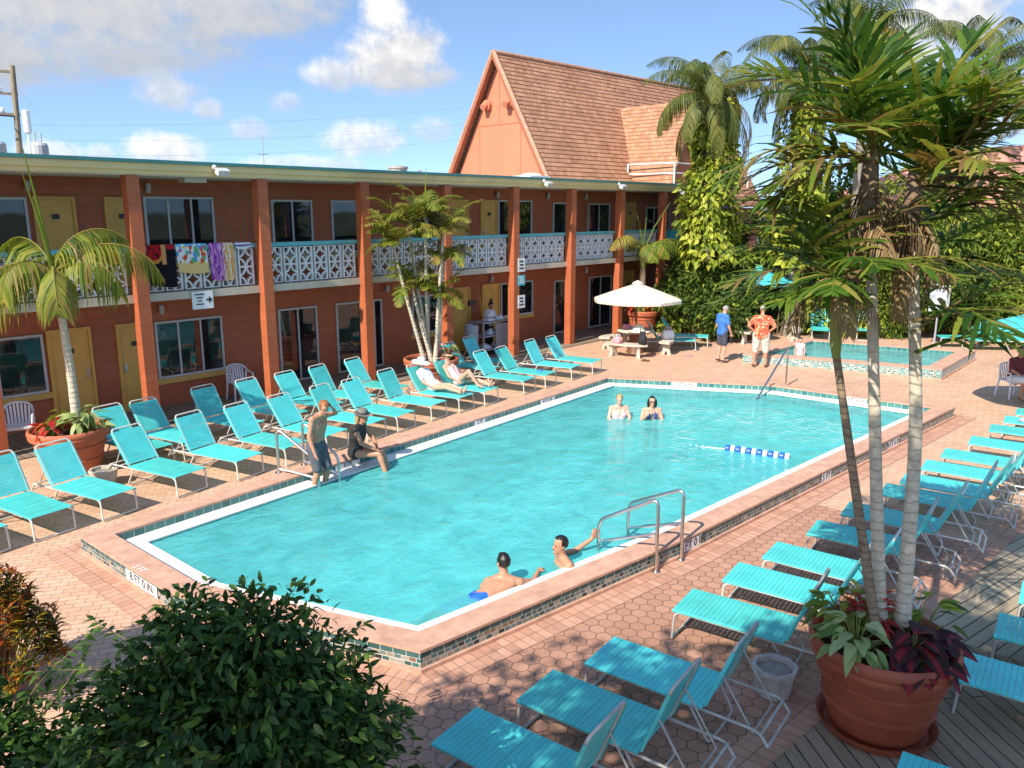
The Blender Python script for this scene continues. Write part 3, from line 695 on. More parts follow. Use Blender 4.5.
for s_, yy in ((-1, fy0), (1, fy1)):
    q.tube([Vector((-ov+.02, yy, GZ0)).lerp(Vector((-ov+.02, mid, RZ)), t_)+Vector((0, s_*.02, .03)) for t_ in np.linspace(0, 1, 26)], .085, 7)
q.build('ridge_tile', mat('ridge tile', (.50, .26, .16), .8, .25, 5), HA)
q = MB(); q.bar((-ov+.05, fy0+.06, GZ0-.1), (-ov+.05, mid, RZ-.12), .1, .18, 0, (1,0,0)); q.bar((-ov+.05, fy1-.06, GZ0-.1), (-ov+.05, mid, RZ-.12), .1, .18, 0, (1,0,0)); q.build('bargeboard', mat('brown bargeboard', (.36,.12,.06), .7), HA)
q = MB(); k = .0
q.add([(0, .0, 0), (0, GW+.3, 0), (0, GW+.3, GZ0-.05), (0, mid, RZ-.12), (0, .0, GZ0-.05)], [(0,4,3,2,1)])
q.span((.01, .05, 0), (LEN, GW+.2, GZ0-.02)); q.build('wall', MAT['gable'], HA)
q = MB()
for y_, za, zb in ((mid-1.15, 4.6, 7.75), (mid+1.15, 4.6, 7.75), (mid, 7.75, 10.0)): q.span((-.012, y_-.012, za), (-.001, y_+.012, zb))
q.span((-.012, mid-1.45, 7.73), (-.001, mid+1.45, 7.76)); q.build('panel_joint', mat('panel joint', (.55,.15,.06), .8), HA)
for s_ in (-.62, .62):
    q = MB(); q.tube([(0, mid+s_, 8.5), (-.16, mid+s_, 8.5)], .21, 16); q.tube([(-.13, mid+s_, 8.5), (-.34, mid+s_, 8.4)], [.15, .13], 12); q.build('round_vent', MAT['gable'], HA)
# dormer facing the pool
DX, DW, DZ = 6.4, 1.6, 8.8; dz0 = 5.35; dy0 = -1.35
q = MB(); sl_ = (RZ-GZ0)/(mid-fy0); dyr = fy0+(DZ-GZ0)/sl_; dyb = fy0+(dz0-GZ0)/sl_
courses(q, (DX-DW, dyb, dz0), (DX-DW, dy0-.2, dz0), (DX, dy0-.2, DZ), (DX, dyr, DZ)); courses(q, (DX+DW, dy0-.2, dz0), (DX+DW, dyb, dz0), (DX, dyr, DZ), (DX, dy0-.2, DZ))
dm = q.build('dormer', MAT['rooftile'], HA)
q = MB(); q.add([(DX-DW+.12, dy0, dz0-.6), (DX+DW-.12, dy0, dz0-.6), (DX+DW-.12, dy0, dz0), (DX, dy0, DZ-.3), (DX-DW+.12, dy0, dz0)], [(0,1,2,3,4)]); q.build('dormer_gable', MAT['gable'], dm)
q = MB(); q.bar((DX+DW, dy0-.15, dz0-.1), (DX, dy0-.15, DZ-.06), .07, .14, 0, (0,1,0)); q.bar((DX-DW, dy0-.15, dz0-.1), (DX, dy0-.15, DZ-.06), .06, .1, 0, (0,1,0)); q.build('bargeboard', MAT['fascia'], dm)

# pink roofed house beyond the hedge
ph = thing('pink_roof_house', 'house with faded pink hip roof behind the hedge at right', 'house', (38.5, 7.5, 0), R(-20))
q = MB(); q.span((-4, -5, 0), (4, 5, 4.9)); q.build('wall', MAT['cream'], ph)
q = MB(); q.add([(-4.6,-5.6,4.8), (4.6,-5.6,4.8), (4.6,5.6,4.8), (-4.6,5.6,4.8), (0,-2,7.0), (0,2,7.0), (-4.6,-5.6,4.6), (4.6,-5.6,4.6), (4.6,5.6,4.6), (-4.6,5.6,4.6)],
    [(0,1,4), (1,2,5,4), (2,3,5), (3,0,4,5), (6,7,1,0), (7,8,2,1), (8,9,3,2), (9,6,0,3)]); q.build('roof', MAT['pinkroof'], ph)

# utility pole with transformers
up = thing('utility_pole', 'weathered wooden utility pole with crossarms and grey transformers behind the motel', 'utility pole', (12.35, 38.0, 0))
q = MB(); q.tube([(-.26,.29,0), (-.13,.14,5), (-.0,0,10.2)], [.17, .13, .10], 12); q.build('pole', MAT['polewood'], up)
for z in (9.95, 9.1, 8.3):
    q = MB(); q.bar((-2.4,0.9,z), (.08,-.03,z), .08, .1); q.build('crossarm', MAT['polewood'], up)
    for t_ in (-2.2, -1.2, -.5):
        q = MB(); q.lathe([(0,0),(.05,0),(.08,.06),(.05,.1),(.08,.14),(.03,.2)], 8, (t_, -.35*t_, z+.06)); q.build('insulator', MAT['plastic'], up)
for dx in (-.85, .55):
    q = MB(); q.lathe([(0,6.3),(.34,6.32),(.36,6.4),(.36,7.1),(.3,7.2),(0,7.24)], 16, (dx, -.4*dx, 0)); q.tube([(dx-.12,-.4*dx,7.2),(dx-.12,-.4*dx,7.62)], .04, 8); q.tube([(dx+.12,-.4*dx,7.2),(dx+.12,-.4*dx,7.6)], .04, 8); q.build('transformer', MAT['alu'], up)
q = MB(); q.lathe([(.28,-.05),(.34,0),(.28,.05)], 16, (-1.0, .1, 8.25)); q.tube([(-.7,.0,8.22),(0,0,8.22)], .03, 6); q.build('cable_coil', MAT['dark'], up)
def wire(label, a, b_, sag, n=24):
    q = MB(); a, b_ = Vector(a), Vector(b_)
    q.tube([a.lerp(b_, t_)-Vector((0,0,sag*4*t_*(1-t_))) for t_ in np.linspace(0, 1, n)], .006, 4); tag(q.build('power_cable', MAT['grey']), label, 'cable', 'power cables behind the motel')
for i, (z, e) in enumerate(((7.9, 13.4), (7.3, 12.2), (6.7, 11.2))):
    wire(('highest', 'middle', 'lowest')[i]+' thin power cable sagging right from the pole towards the gable', (12.3, 38, z), (50, 33, e), .9)
wire('thin guy cable slanting down right from the pole top', (12.25, 38, 9.6), (14.6, 37.2, 6.2), .05)
# ------------------------------------------------------------ sun loungers
def rounded(pts, r=.07, n=5):
    """polyline with rounded corners"""
    P = [Vector(p) for p in pts]; out = [P[0]]
    for i in range(1, len(P)-1):
        a, b_, c_ = P[i-1], P[i], P[i+1]; ra = min(r, (a-b_).length*.49, (c_-b_).length*.49)
        p0 = b_+(a-b_).normalized()*ra; p1 = b_+(c_-b_).normalized()*ra
        for k in range(n+1):
            t_ = k/n; out.append(p0.lerp(b_, t_).lerp(b_.lerp(p1, t_), t_))
    out.append(P[-1]); return out
SEAT_Z, HW, SL, BL = .36, .285, 1.14, .64
def make_lounger(recl, fm, label, detail=1):
    """foot at local origin, head towards -y"""
    t_ = thing('sun_lounger', label, 'sun lounger', (0,0,0), 0, None); tr = .0135; nt = 8 if detail else 6
    q = MB()
    for s_ in (-1, 1):      # side tube: foot leg, rail, rear hook
        q.tube(rounded([(s_*HW, .03, .015), (s_*HW, .01, SEAT_Z-.03), (s_*HW, -SL*.5, SEAT_Z-.035), (s_*HW, -SL-.48, SEAT_Z-.05), (s_*HW, -SL-.56, .20)], .09), tr, nt)
        q.tube(rounded([(s_*HW, -SL+.12, SEAT_Z-.05), (s_*HW, -SL-.06, .02), (s_*HW*.0, -SL-.06, .015)], .06), tr*.95, nt)
    q.tube([(-HW, .03, .015), (HW, .03, .015)], tr, nt); q.tube([(-HW, -SL-.5, SEAT_Z-.06), (HW, -SL-.5, SEAT_Z-.06)], tr, nt)
    q.tube([(-HW, -SL-.56, .205), (HW, -SL-.56, .205)], tr*.9, nt)
    q.build('frame', fm, t_, 60)
    q = MB(); a = R(recl); ax = Vector((0, -math.cos(a), math.sin(a))); hb = Vector((0, -SL, SEAT_Z-.005))
    up_ = ax.cross(Vector((1,0,0)))
    q.tube(rounded([Vector((-HW+.015,0,0))+hb, Vector((-HW+.015,0,0))+hb+ax*(BL+.04), Vector((HW-.015,0,0))+hb+ax*(BL+.04), Vector((HW-.015,0,0))+hb], .07), tr, nt)
    q.build('back_frame', fm, t_, 60)
    q = MB()
    for s_ in (-1, 1): q.tube([hb+ax*BL*.55+Vector((s_*(HW-.04),0,0)), Vector((s_*(HW-.04), -SL-.42, SEAT_Z-.11))], .009, 6)
    q.tube([(-HW+.04, -SL-.42, SEAT_Z-.11), (HW-.04, -SL-.42, SEAT_Z-.11)], .009, 6); q.build('prop', fm, t_, 60)
    # vinyl straps
    def straps(name, o0, dirv, nrm, length, n):
        q = MB(); w_ = length/n; hw = HW+.012
        for i in range(n):
            c_ = o0+dirv*(w_*(i+.5)); h = w_*.5-.0016; th = .011; sg = rng.uniform(-.003, .001)
            prof = [(-hw, -th*1.6), (-hw-.004, 0), (-hw+.012, th), (-hw*.4, th+sg), (hw*.4, th+sg), (hw-.012, th), (hw+.004, 0), (hw, -th*1.6)]
            vs = []
            for dd in (-h, h):
                for (x, z) in prof: vs.append(c_+dirv*dd+Vector((x,0,0))+nrm*z)
            m_ = len(prof); fs = [(k, k+1, m_+k+1, m_+k) for k in range(m_-1)]
            # thickness: edges turned down
            b0 = len(vs)
            for dd in (-h, h):
                for (x, z) in prof: vs.append(c_+dirv*dd+Vector((x*.985,0,0))+nrm*(z-.005))
            fs += [(b0+k, b0+m_+k, b0+m_+k+1, b0+k+1) for k in range(m_-1)]
            fs += [(k, b0+k, b0+k+1, k+1) for k in range(m_-1)]+[(m_+k, m_+k+1, b0+m_+k+1, b0+m_+k) for k in range(m_-1)]
            q.add(vs, fs)
        return q.build(name, MAT['strap'], t_)
    straps('seat', Vector((0, .035, SEAT_Z-.018)), Vector((0,-1,0)), Vector((0,0,1)), SL+.03, 24 if detail else 20)
    nb = ax.cross(Vector((1,0,0))); nb = nb if nb.y > 0 else -nb
    straps('backrest', hb+ax*.015, ax, nb, BL-.03, 14)
    return t_
ROW_A = [(2.78,11.75),(3.65,11.86),(4.58,11.94),(5.78,12.07),(6.85,12.10),(7.82,12.15),(8.78,12.25),(9.78,12.32),(10.62,12.38),(11.70,12.54),(12.60,12.58),(13.45,12.60),(14.96,12.70),(15.85,12.74),(17.08,12.84),(18.08,12.87)]
LA = ['turquoise lounger cut by the left photo edge, nearest the croton', 'turquoise lounger before the left terracotta pot, second from the left edge',
 'turquoise lounger standing directly in front of the left terracotta pot', 'turquoise lounger just right of the small stone urn by the left pot', 'turquoise lounger of the poolside row, second right of the left pot',
 'turquoise lounger just left of the pool ladder with a shaded backrest top', 'turquoise lounger with striped rail shadow directly behind the bare chested man', 'turquoise lounger behind the seated woman in black, left of centre',
 'turquoise lounger in the poolside row right of the hatted woman in black', 'empty turquoise lounger directly left of the sunbather in the white hat', 'turquoise lounger under the sunbather in the floppy white hat',
 'turquoise lounger under the sunbather with the yellow visor', 'empty turquoise lounger directly right of the sunbather with the visor', 'turquoise lounger with a blue goggle on its seat, before the housekeeping cart',
 'turquoise lounger second from the right end of the poolside row', 'turquoise lounger at the right end of the poolside row near the stone table']
ROW_B = [(6.07,13.8),(6.80,13.85),(8.05,14.0),(9.12,14.05),(10.1,14.13),(11.04,14.14),(12.2,14.33),(15.4,14.3),(16.35,14.5)]
LB = ['turquoise lounger of the rear row half hidden right of the left terracotta pot', 'turquoise lounger of the rear row in front of the first pillar', 'turquoise lounger with shaded back under the three panel ground floor window',
 'turquoise lounger of the rear row left of the second pillar beside white chair', 'turquoise lounger of the rear row right of the second pillar', 'turquoise lounger of the rear row before the sliding glass door',
 'turquoise lounger of the rear row before the third pillar, left of palm pot', 'shaded turquoise lounger of the rear row just right of the palm pot', 'shaded turquoise lounger of the rear row in front of the housekeeping cart']
protoL = make_lounger(57, MAT['frame'], LA[0]); protoM = make_lounger(61, MAT['frame'], LA[4]); protoN = make_lounger(54, MAT['frame'], LA[6]); gA = 'turquoise loungers in the poolside row'; gB = 'turquoise loungers in the rear row by the motel'
for i, (x, y) in enumerate(ROW_A):
    o = {0: protoL, 4: protoM, 6: protoN}.get(i) or dup((protoL, protoM, protoL, protoN, protoM)[i % 5]); o.location = (x, y, .012); o.rotation_euler = (0, 0, R(180+11+rng.uniform(-2, 2))); o['label'] = LA[i]; o['group'] = gA
for i, (x, y) in enumerate(ROW_B):
    o = dup((protoL, protoN, protoM)[i % 3]); o.location = (x, y, .012); o.rotation_euler = (0, 0, R(180+12+rng.uniform(-3, 3))); o['label'] = LB[i]; o['group'] = gB
ROW_R = [(4.07,4.2),(4.95,4.07),(5.81,3.98),(7.25,3.9),(8.23,3.83),(9.12,3.75),(10.2,3.64),(11.2,3.56),(12.4,3.42),(13.15,3.35),(14.1,3.3),(15.05,3.24),(16.25,3.08),(17.45,3.0),(18.4,2.93),(19.3,2.88),(20.15,2.85)]
LR = ['shaded lounger at the near end of the right row, cut by the photo bottom', 'second lounger from the photo bottom in the shaded near row', 'shaded lounger third from the photo bottom, left of the octagonal planter',
 'darker teal lounger directly behind the small octagonal planter', 'bright turquoise lounger just beyond the darker teal one, left of the palm pot', 'turquoise lounger with leaf shadow, sixth from the photo bottom',
 'turquoise lounger whose foot shows left of the leftmost palm trunk, seventh in the row', 'turquoise lounger mostly behind the leftmost palm trunk in the right row', 'turquoise lounger seen between the left and middle palm trunks',
 'turquoise lounger whose foot shows just right of the middle palm trunk', 'turquoise lounger with folded foot edge behind the right palm trunk', 'turquoise lounger first clear right of the right palm trunk',
 'turquoise lounger second clear right of the right palm trunk', 'turquoise lounger just nearer than the one holding the patterned towel', 'turquoise lounger carrying the pale patterned towel near the right photo edge',
 'turquoise lounger just beyond the patterned towel at the right photo edge', 'farthest turquoise lounger of the right row beside the seated man']
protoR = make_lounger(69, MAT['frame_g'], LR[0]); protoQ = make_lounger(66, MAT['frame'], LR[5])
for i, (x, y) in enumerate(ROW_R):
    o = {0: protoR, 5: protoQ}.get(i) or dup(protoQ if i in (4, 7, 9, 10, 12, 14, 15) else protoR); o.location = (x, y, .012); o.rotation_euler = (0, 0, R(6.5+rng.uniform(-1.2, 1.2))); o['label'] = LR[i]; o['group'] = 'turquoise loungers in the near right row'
for (x, y, l) in ((5.84, 1.30, 'lounger on the boardwalk in front of the big palm pot, at photo bottom'), (7.77, 1.30, 'lounger on the boardwalk just right of the big palm pot'),
                  (8.85, 1.22, 'second lounger right of the big palm pot on the boardwalk'), (9.85, 1.18, 'lounger on the boardwalk barely showing at the right photo edge')):
    o = dup(protoR, (x, y, .034), R(6), l); o['group'] = 'turquoise loungers on the boardwalk'
for (x, y, rz, l) in ((24.25, 12.75, 208, 'turquoise lounger facing the pool right of the picnic table, before the hedge'), (23.3, 12.75, 222, 'turquoise lounger directly right of the stone picnic table, partly hidden by it'),
                      (27.95, 10.35, 114, 'turquoise lounger left behind the wading pool, against the hedge'), (28.95, 9.15, 114, 'turquoise lounger behind the wading pool, hidden partly by the middle trunk'),
                      (29.35, 6.95, 35, 'turquoise lounger right of the wading pool under the grey sign'), (29.35, 6.05, 37, 'turquoise lounger farthest right beyond the wading pool')):
    o = dup(protoL, (x, y, .012), R(rz), l); o['group'] = 'turquoise loungers around the wading pool'

# ------------------------------------------------------------ white plastic chairs
def plastic_chair(label, loc, rz):
    t_ = thing('plastic_chair', label, 'chair', loc, rz, 'white plastic chairs')
    q = MB(); q.box((0, 0, .42), (.42, .42, .025)); q.box((0, .2, .40), (.42, .03, .05)); q.build('seat', MAT['plastic'], t_)
    q = MB()
    for i in range(7):
        x = -.17+i*.057; q.bar((x, -.2, .43), (x*1.1, -.29, .80-.025*abs(i-3)**1.3*.5), .036, .012)
    q.tube(rounded([(-.25, .17, .63), (-.255, -.12, .66), (-.22, -.27, .78), (0, -.31, .83), (.22, -.27, .78), (.255, -.12, .66), (.25, .17, .63)], .12), .02, 8)
    q.build('backrest', MAT['plastic'], t_, 60)
    for sx_, sy_ in ((-1,1),(1,1),(-1,-1),(1,-1)):
        q = MB(); q.tube([(sx_*.26, sy_*.24-.01, 0), (sx_*.235, sy_*.19, .42), (sx_*.245, sy_*.17 if sy_ > 0 else -.2, .64)], [.018, .025, .02], 8); q.build('leg', MAT['plastic'], t_, 60)
    return t_
plastic_chair('white plastic armchair on the walkway left of the left terracotta pot', (4.85, 16.95, .03), R(160))
plastic_chair('white plastic armchair behind the second pillar by the motel wall', (9.75, 17.35, .03), R(175))
plastic_chair('white plastic armchair under the seated man in red at the right edge', (22.36, 3.52, .012), R(140))

# ------------------------------------------------------------ pots
def pot(name, label, loc, rad, h, m, saucer=False, soil=.82):
    t_ = thing(name, label, 'planter pot', loc, rng.uniform(0, 6), 'large terracotta pots')
    q = MB(); rb = rad*.62
    prof = [(0, .02), (rb*.96, .0), (rb, .02)]
    for k in range(1, 9):
        z = h*.80*k/8; r_ = rb+(rad*.88-rb)*(k/8)**.85; prof.append((r_, z))
        if k in (3, 6): prof += [(r_+.006, z+.004), (r_+.024, z+.012), (r_+.024, z+.030), (r_+.006, z+.040)]
    prof.append((rad*.885, h*.8))
    q.lathe(prof, 40); q.build('body', m, t_, 40)
    q = MB(); q.lathe([(rad*.88, h*.79), (rad*.965, h*.795), (rad*.985, h*.83), (rad*.97, h*.865), (rad*.985, h*.88), (rad, h*.92), (rad*.985, h*.98), (rad*.95, h), (rad*.90, h*.985), (rad*.87, h*.93), (rad*.86, h*soil)], 40); q.build('rim', m, t_, 50)
    q = MB(); q.lathe([(rad*.865, h*.88), (rad*.6, h*.90), (rad*.3, h*.92), (0, h*.93)], 24); q.build('soil', MAT['soil'], t_, 60)
    if saucer:
        q = MB(); q.lathe([(0, .012), (rad*.70, .012), (rad*.78, .075), (rad*.81, .08), (rad*.80, .06), (rad*.73, -.002), (0, -.002)], 40); q.build('saucer', m, t_, 40)
    return t_
POTS = dict(left=(4.98, 14.75), mid=(13.75, 14.95), far=(25.6, 16.2), front=(6.87, 1.78))
pot('terracotta_pot', 'terracotta pot with single stem palm at left, between loungers and motel', (*POTS['left'], .0), .66, .80, MAT['terra'])
pot('terracotta_pot', 'terracotta pot holding the clump of slender palms before the motel', (*POTS['mid'], .0), .72, .80, MAT['terra'])
pot('terracotta_pot', 'farthest terracotta pot behind the cream parasol and picnic table', (*POTS['far'], .03), .66, .80, MAT['terra'])
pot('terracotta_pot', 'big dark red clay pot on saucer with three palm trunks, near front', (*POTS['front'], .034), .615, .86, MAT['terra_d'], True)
def octo(label, loc, m, r=.215, h=.29):
    t_ = thing('octagonal_planter', label, 'ash urn', loc, .2, 'small octagonal urns')
    q = MB(); q.lathe([(0,.0),(r*.72,.0),(r*.76,.015),(r*.96,h*.86),(r*1.02,h*.88),(r*1.02,h),(r*.84,h),(r*.80,h*.8)], 8, a0=.39); q.build('body', m, t_)
    q = MB(); q.lathe([(r*.81,h*.82),(r*.4,h*.84),(0,h*.83)], 8, a0=.39); q.build('sand', mat('grey sand', (.28,.24,.20), .95, .3, 25, .6, 60), t_)
octo('small octagonal grey stone urn beside the big dark pot in front', (6.75, 2.67, .012), MAT['ash'])
octo('small octagonal cream stone urn beside the left terracotta pot', (5.02, 13.55, .0), MAT['concrete'], .23, .28)

# ------------------------------------------------------------ pool rails and lane float
def rails(label, loops, plates=True):
    t_ = thing('pool_handrail', label, 'handrail', (0,0,0))
    for main, low in loops:
        q = MB(); q.tube(rounded(main, .13, 6), .024, 10); r0 = q.build('rail', MAT['steel'], t_, 60)
        if low: q = MB(); q.tube(low, .019, 8); q.build('lower_rail', MAT['steel'], r0, 60)
        if plates:
            q = MB(); p = Vector(main[0]); q.lathe([(0,0),(.06,0),(.06,.012),(.03,.02),(.0,.02)], 14, p); q.build('flange', MAT['steel'], r0, 40)
    return t_
rails('pair of steel handrails beside the bather at the near pool edge', [
 ([(8.28, 4.90, 0), (8.28, 4.90, .985), (8.20, 5.74, .50), (8.20, 5.74, -.3)], [(8.28, 4.90, .52), (8.20, 5.74, .20)]),
 ([(8.80, 4.84, 0), (8.80, 4.84, .985), (8.84, 5.70, .56), (8.84, 5.70, -.3)], [(8.80, 4.84, .52), (8.84, 5.70, .20)])])
rails('pair of steel ladder handrails by the bare chested man at the far pool edge', [
 ([(6.90, 11.27, .25), (6.90, 11.27, 1.02), (7.21, 10.60, .50), (7.21, 10.60, -.4)], [(6.90, 11.27, .32), (7.21, 10.60, .22)]),
 ([(7.42, 11.31, .25), (7.42, 11.31, 1.02), (7.60, 10.58, .50), (7.60, 10.58, -.4)], [(7.42, 11.31, .32), (7.60, 10.58, .22)])])
rails('single slanting steel grab rail at the far end of the pool', [([(20.0, 8.2, 0), (20.0, 8.2, 1.05), (17.7, 7.95, .05), (17.5, 7.93, -.3)], None)])
fl = thing('lane_float', 'short string of blue and white lane floats on the water', 'pool float', (0, 0, 0))
for k in range(12):
    t0 = k/12; p = Vector((13.53, 6.62, .10)).lerp(Vector((13.78, 5.46, .10)), t0); p2 = Vector((13.53, 6.62, .10)).lerp(Vector((13.78, 5.46, .10)), t0+.075)
    q = MB(); d = p2-p; q.tube([p, p+d*.15, p+d*.85, p2], [.045, .075, .075, .045], 14); q.build('float_disc', MAT['bluef'] if k % 2 == 0 else MAT['cap'], fl, 40)
q = MB(); q.tube([(13.53, 6.62, .085), (13.4, 7.0, .075), (13.34, 7.26, .07)], .008, 5)
for k in range(6): q.ball(Vector((13.53, 6.62, .085)).lerp(Vector((13.34, 7.3, .08)), (k+.6)/6), .018, 6, 4)
q.build('rope', MAT['cap'], fl)

# ------------------------------------------------------------ parasols
def parasol(label, loc, r, z0, z1, m, n=8, pole_m=None, rot=.3, val=.09):
    t_ = thing('parasol', label, 'parasol', loc, rot, None)
    q = MB(); q.tube([(0,0,0),(0,0,z1-.05)], .024, 8); q.build('pole', pole_m or MAT['polewood'], t_, 60)
    q = MB(); k = 6; vs = []; S = n*4
    for i in range(k+1):
        f = i/k
        for j in range(S):
            a = 2*math.pi*j/S; w_ = abs(math.sin(a*n/2)); rr_ = r*f*(1-.045*w_*f)
            vs.append((rr_*math.cos(a), rr_*math.sin(a), z1-(z1-z0)*f**1.08-.03*w_*f*(1-f)*4*.3))
    fs = [(i*S+j, (i+1)*S+j, (i+1)*S+(j+1) % S, i*S+(j+1) % S) for i in range(k) for j in range(S)]
    q.add(vs, fs); b0 = len(q.v)
    q.add([vs[k*S+j] for j in range(S)]+[(vs[k*S+j][0]*.998, vs[k*S+j][1]*.998, vs[k*S+j][2]-val) for j in range(S)], [(j, S+j, S+(j+1) % S, (j+1) % S) for j in range(S)])
    ca = q.build('canopy', m, t_, 24)
    q = MB(); q.lathe([(r*.13, z1-.03), (r*.10, z1+.03), (.03, z1+.08), (0, z1+.09)], 16); q.build('vent_cap', m, ca, 40)
    for j in range(n):
        a = 2*math.pi*j/n; q = MB(); q.tube([(.03*math.cos(a), .03*math.sin(a), z1-.05), (r*.98*math.cos(a), r*.98*math.sin(a), z0-.012)], .009, 5); q.build('rib', MAT['polewood'], ca)
    return t_
parasol('cream parasol over the stone picnic table near the motel', (21.75, 13.95, 0), 1.42, 1.72, 2.22, MAT['canvas'], pole_m=MAT['brown'])
parasol('turquoise parasol in front of the dark hedge behind the two standing men', (27.9, 12.75, 0), 1.35, 1.95, 2.45, MAT['tealcanvas'])
parasol('turquoise parasol entering at the right photo edge above the loungers', (20.7, 2.75, 0), 1.45, 1.92, 2.38, MAT['tealcanvas'])

# ------------------------------------------------------------ stone picnic tables
def curved_slab(q, r0, r1, a0, a1, z0, z1, n=10):
    pts = [(r1*math.cos(a0+(a1-a0)*k/n), r1*math.sin(a0+(a1-a0)*k/n)) for k in range(n+1)]+[(r0*math.cos(a1-(a1-a0)*k/n), r0*math.sin(a1-(a1-a0)*k/n)) for k in range(n+1)]
    q.prism(pts, z0, z1)
def picnic(label, loc, rz, hole=True):
    t_ = thing('picnic_table', label, 'picnic table', loc, rz, 'round stone picnic tables')
    q = MB(); q.lathe([(0,.66),(.56,.66),(.60,.69),(.60,.72),(.57,.74),(0,.74)], 28); q.build('tabletop', MAT['concrete'], t_, 40)
    q = MB(); q.lathe([(.0,0),(.30,0),(.26,.08),(.20,.3),(.24,.6),(.3,.66)], 10); q.build('pedestal', MAT['brown'], t_, 40)
    return t_
def bench(label, loc, rz):
    t_ = thing('stone_bench', label, 'bench', loc, rz, 'curved stone benches')
    q = MB(); curved_slab(q, .85, 1.22, -.62, .62, .37, .44); q.build('seat', MAT['concrete'], t_)
    for a in (-.40, .40):
        q = MB(); c_, s_ = math.cos(a), math.sin(a); Mx = Matrix.Rotation(a, 4, 'Z')
        pts = [(.87,.0),(.98,.0),(1.0,.12),(1.06,.12),(1.08,.0),(1.19,.0),(1.13,.2),(1.16,.368),(.90,.368),(.93,.2)]
        vs = [Mx @ Vector((x, y, z)) for y in (-.05, .05) for x, z in pts]; m_ = len(pts)
        q.add(vs, [tuple(range(m_)), tuple(range(2*m_-1, m_-1, -1))]+[(k, m_+k, m_+(k+1) % m_, (k+1) % m_) for k in range(m_)]); q.build('leg', MAT['concrete'], t_)
    return t_
T1 = (21.72, 13.95)
picnic('round stone picnic table under the cream parasol, cluttered with hats and towels', (*T1, 0), 0)
bench('curved stone bench left of the cream parasol table with a dark bag on it', (T1[0], T1[1], 0), R(195))
bench('curved stone bench right of the cream parasol table with a white pink bag', (T1[0], T1[1], 0), R(-52))
bench('curved stone bench behind the cream parasol table', (T1[0], T1[1], 0), R(75))
picnic('round stone picnic table behind the man in the blue shirt', (26.6, 12.1, 0), 0)
bench('curved stone bench left of the second picnic table, behind blue shirt man', (26.6, 12.1, 0), R(160))
bench('curved stone bench right of the red shirt man by the second table', (26.9, 11.9, 0), R(-60))
# things lying on the table and benches
h_ = thing('sun_hat', 'cream straw sun hat lying on the picnic table under the parasol', 'hat', (T1[0]-.30, T1[1]-.30, .742)); h_.scale = (1.25, 1.25, 1.2)
q = MB(); q.lathe([(0,.19),(.08,.185),(.13,.14),(.15,.05),(.16,.03)], 20); q.build('crown', MAT['straw'], h_, 60)
q = MB(); q.lathe([(.155,.035),(.26,.012),(.30,.004),(.295,.0),(.15,.02)], 24); q.build('brim', MAT['straw'], h_, 60)
def bag(label, loc, rz, m, m2, w_, d_, hh):
    t_ = thing('beach_bag', label, 'bag', loc, rz, 'beach bags on the benches')
    q = MB(); k = 14
    for zf, s_ in ((0,.88),(.05,.97),(.5,1.02),(.9,.9),(1.0,.82)): pass
    vs = []; prof = ((0,.86),(.06,.97),(.5,1.03),(.9,.92),(1.0,.80)); S = 16
    for zf, s_ in prof:
        for j in range(S):
            a = 2*math.pi*j/S; ca, sa = math.cos(a), math.sin(a); e = .55
            vs.append((w_/2*s_*math.copysign(abs(ca)**e, ca), d_/2*s_*math.copysign(abs(sa)**e, sa)*(1 if zf < .8 else .6), hh*zf))
    q.add(vs, [(i*S+j, i*S+(j+1) % S, (i+1)*S+(j+1) % S, (i+1)*S+j) for i in range(len(prof)-1) for j in range(S)]+[tuple(range(S-1,-1,-1)), tuple((len(prof)-1)*S+j for j in range(S))])
    q.build('body', m, t_, 60)
    for s_ in (-1, 1):
        q = MB(); q.tube(rounded([(-w_*.25, s_*d_*.26, hh*.85), (-w_*.18, s_*d_*.3, hh*1.35), (w_*.18, s_*d_*.3, hh*1.35), (w_*.25, s_*d_*.26, hh*.85)], .06), .012, 6); q.build('handle', m2, t_, 60)
bag('dark beach bag on the left stone bench by the parasol', (T1[0]-.72, T1[1]-.72, .442), .6, MAT['black'], MAT['black'], .5, .26, .36)
bag('white and pink beach bag on the right stone bench by the parasol', (T1[0]+.66, T1[1]-.80, .442), -.4, MAT['white'], MAT['pink'], .42, .24, .28)
bag('small pink pouch with white flap at the left end of the stone bench', (T1[0]-1.12, T1[1]-.05, .442), 1.4, MAT['pink'], MAT['white'], .30, .2, .2)
def crumple(name, label, cat, loc, dims, m, seed, grp=None):
    q = MB(); nx, ny = 16, 12; vs = []
    for i in range(nx+1):
        for j in range(ny+1):
            x = (i/nx-.5)*dims[0]; y = (j/ny-.5)*dims[1]; e = min(i, nx-i, 3)/3*min(j, ny-j, 3)/3
            z = dims[2]*e*(.5+.9*abs(noise.noise((x*5+seed, y*6, seed)))) + .004
            vs.append((x+.03*noise.noise((y*7, seed, x)), y+.03*noise.noise((x*7, seed, y+3)), z))
    q.add(vs, [(i*(ny+1)+j, (i+1)*(ny+1)+j, (i+1)*(ny+1)+j+1, i*(ny+1)+j+1) for i in range(nx) for j in range(ny)])
    return tag(q.build(name, m, None, 60, loc), label, cat, grp)
crumple('beach_towel', 'crumpled lilac towel on the picnic table beside the straw hat', 'towel', (T1[0]+.28, T1[1]+.12, .741), (.5, .4, .12), mat('lilac cloth', (.45,.38,.55), .9, .3, 12), 3)
crumple('beach_towel', 'crumpled red and pink towel on the far side of the parasol table', 'towel', (T1[0]+.02, T1[1]+.36, .741), (.36, .24, .16), MAT['pink'], 8)
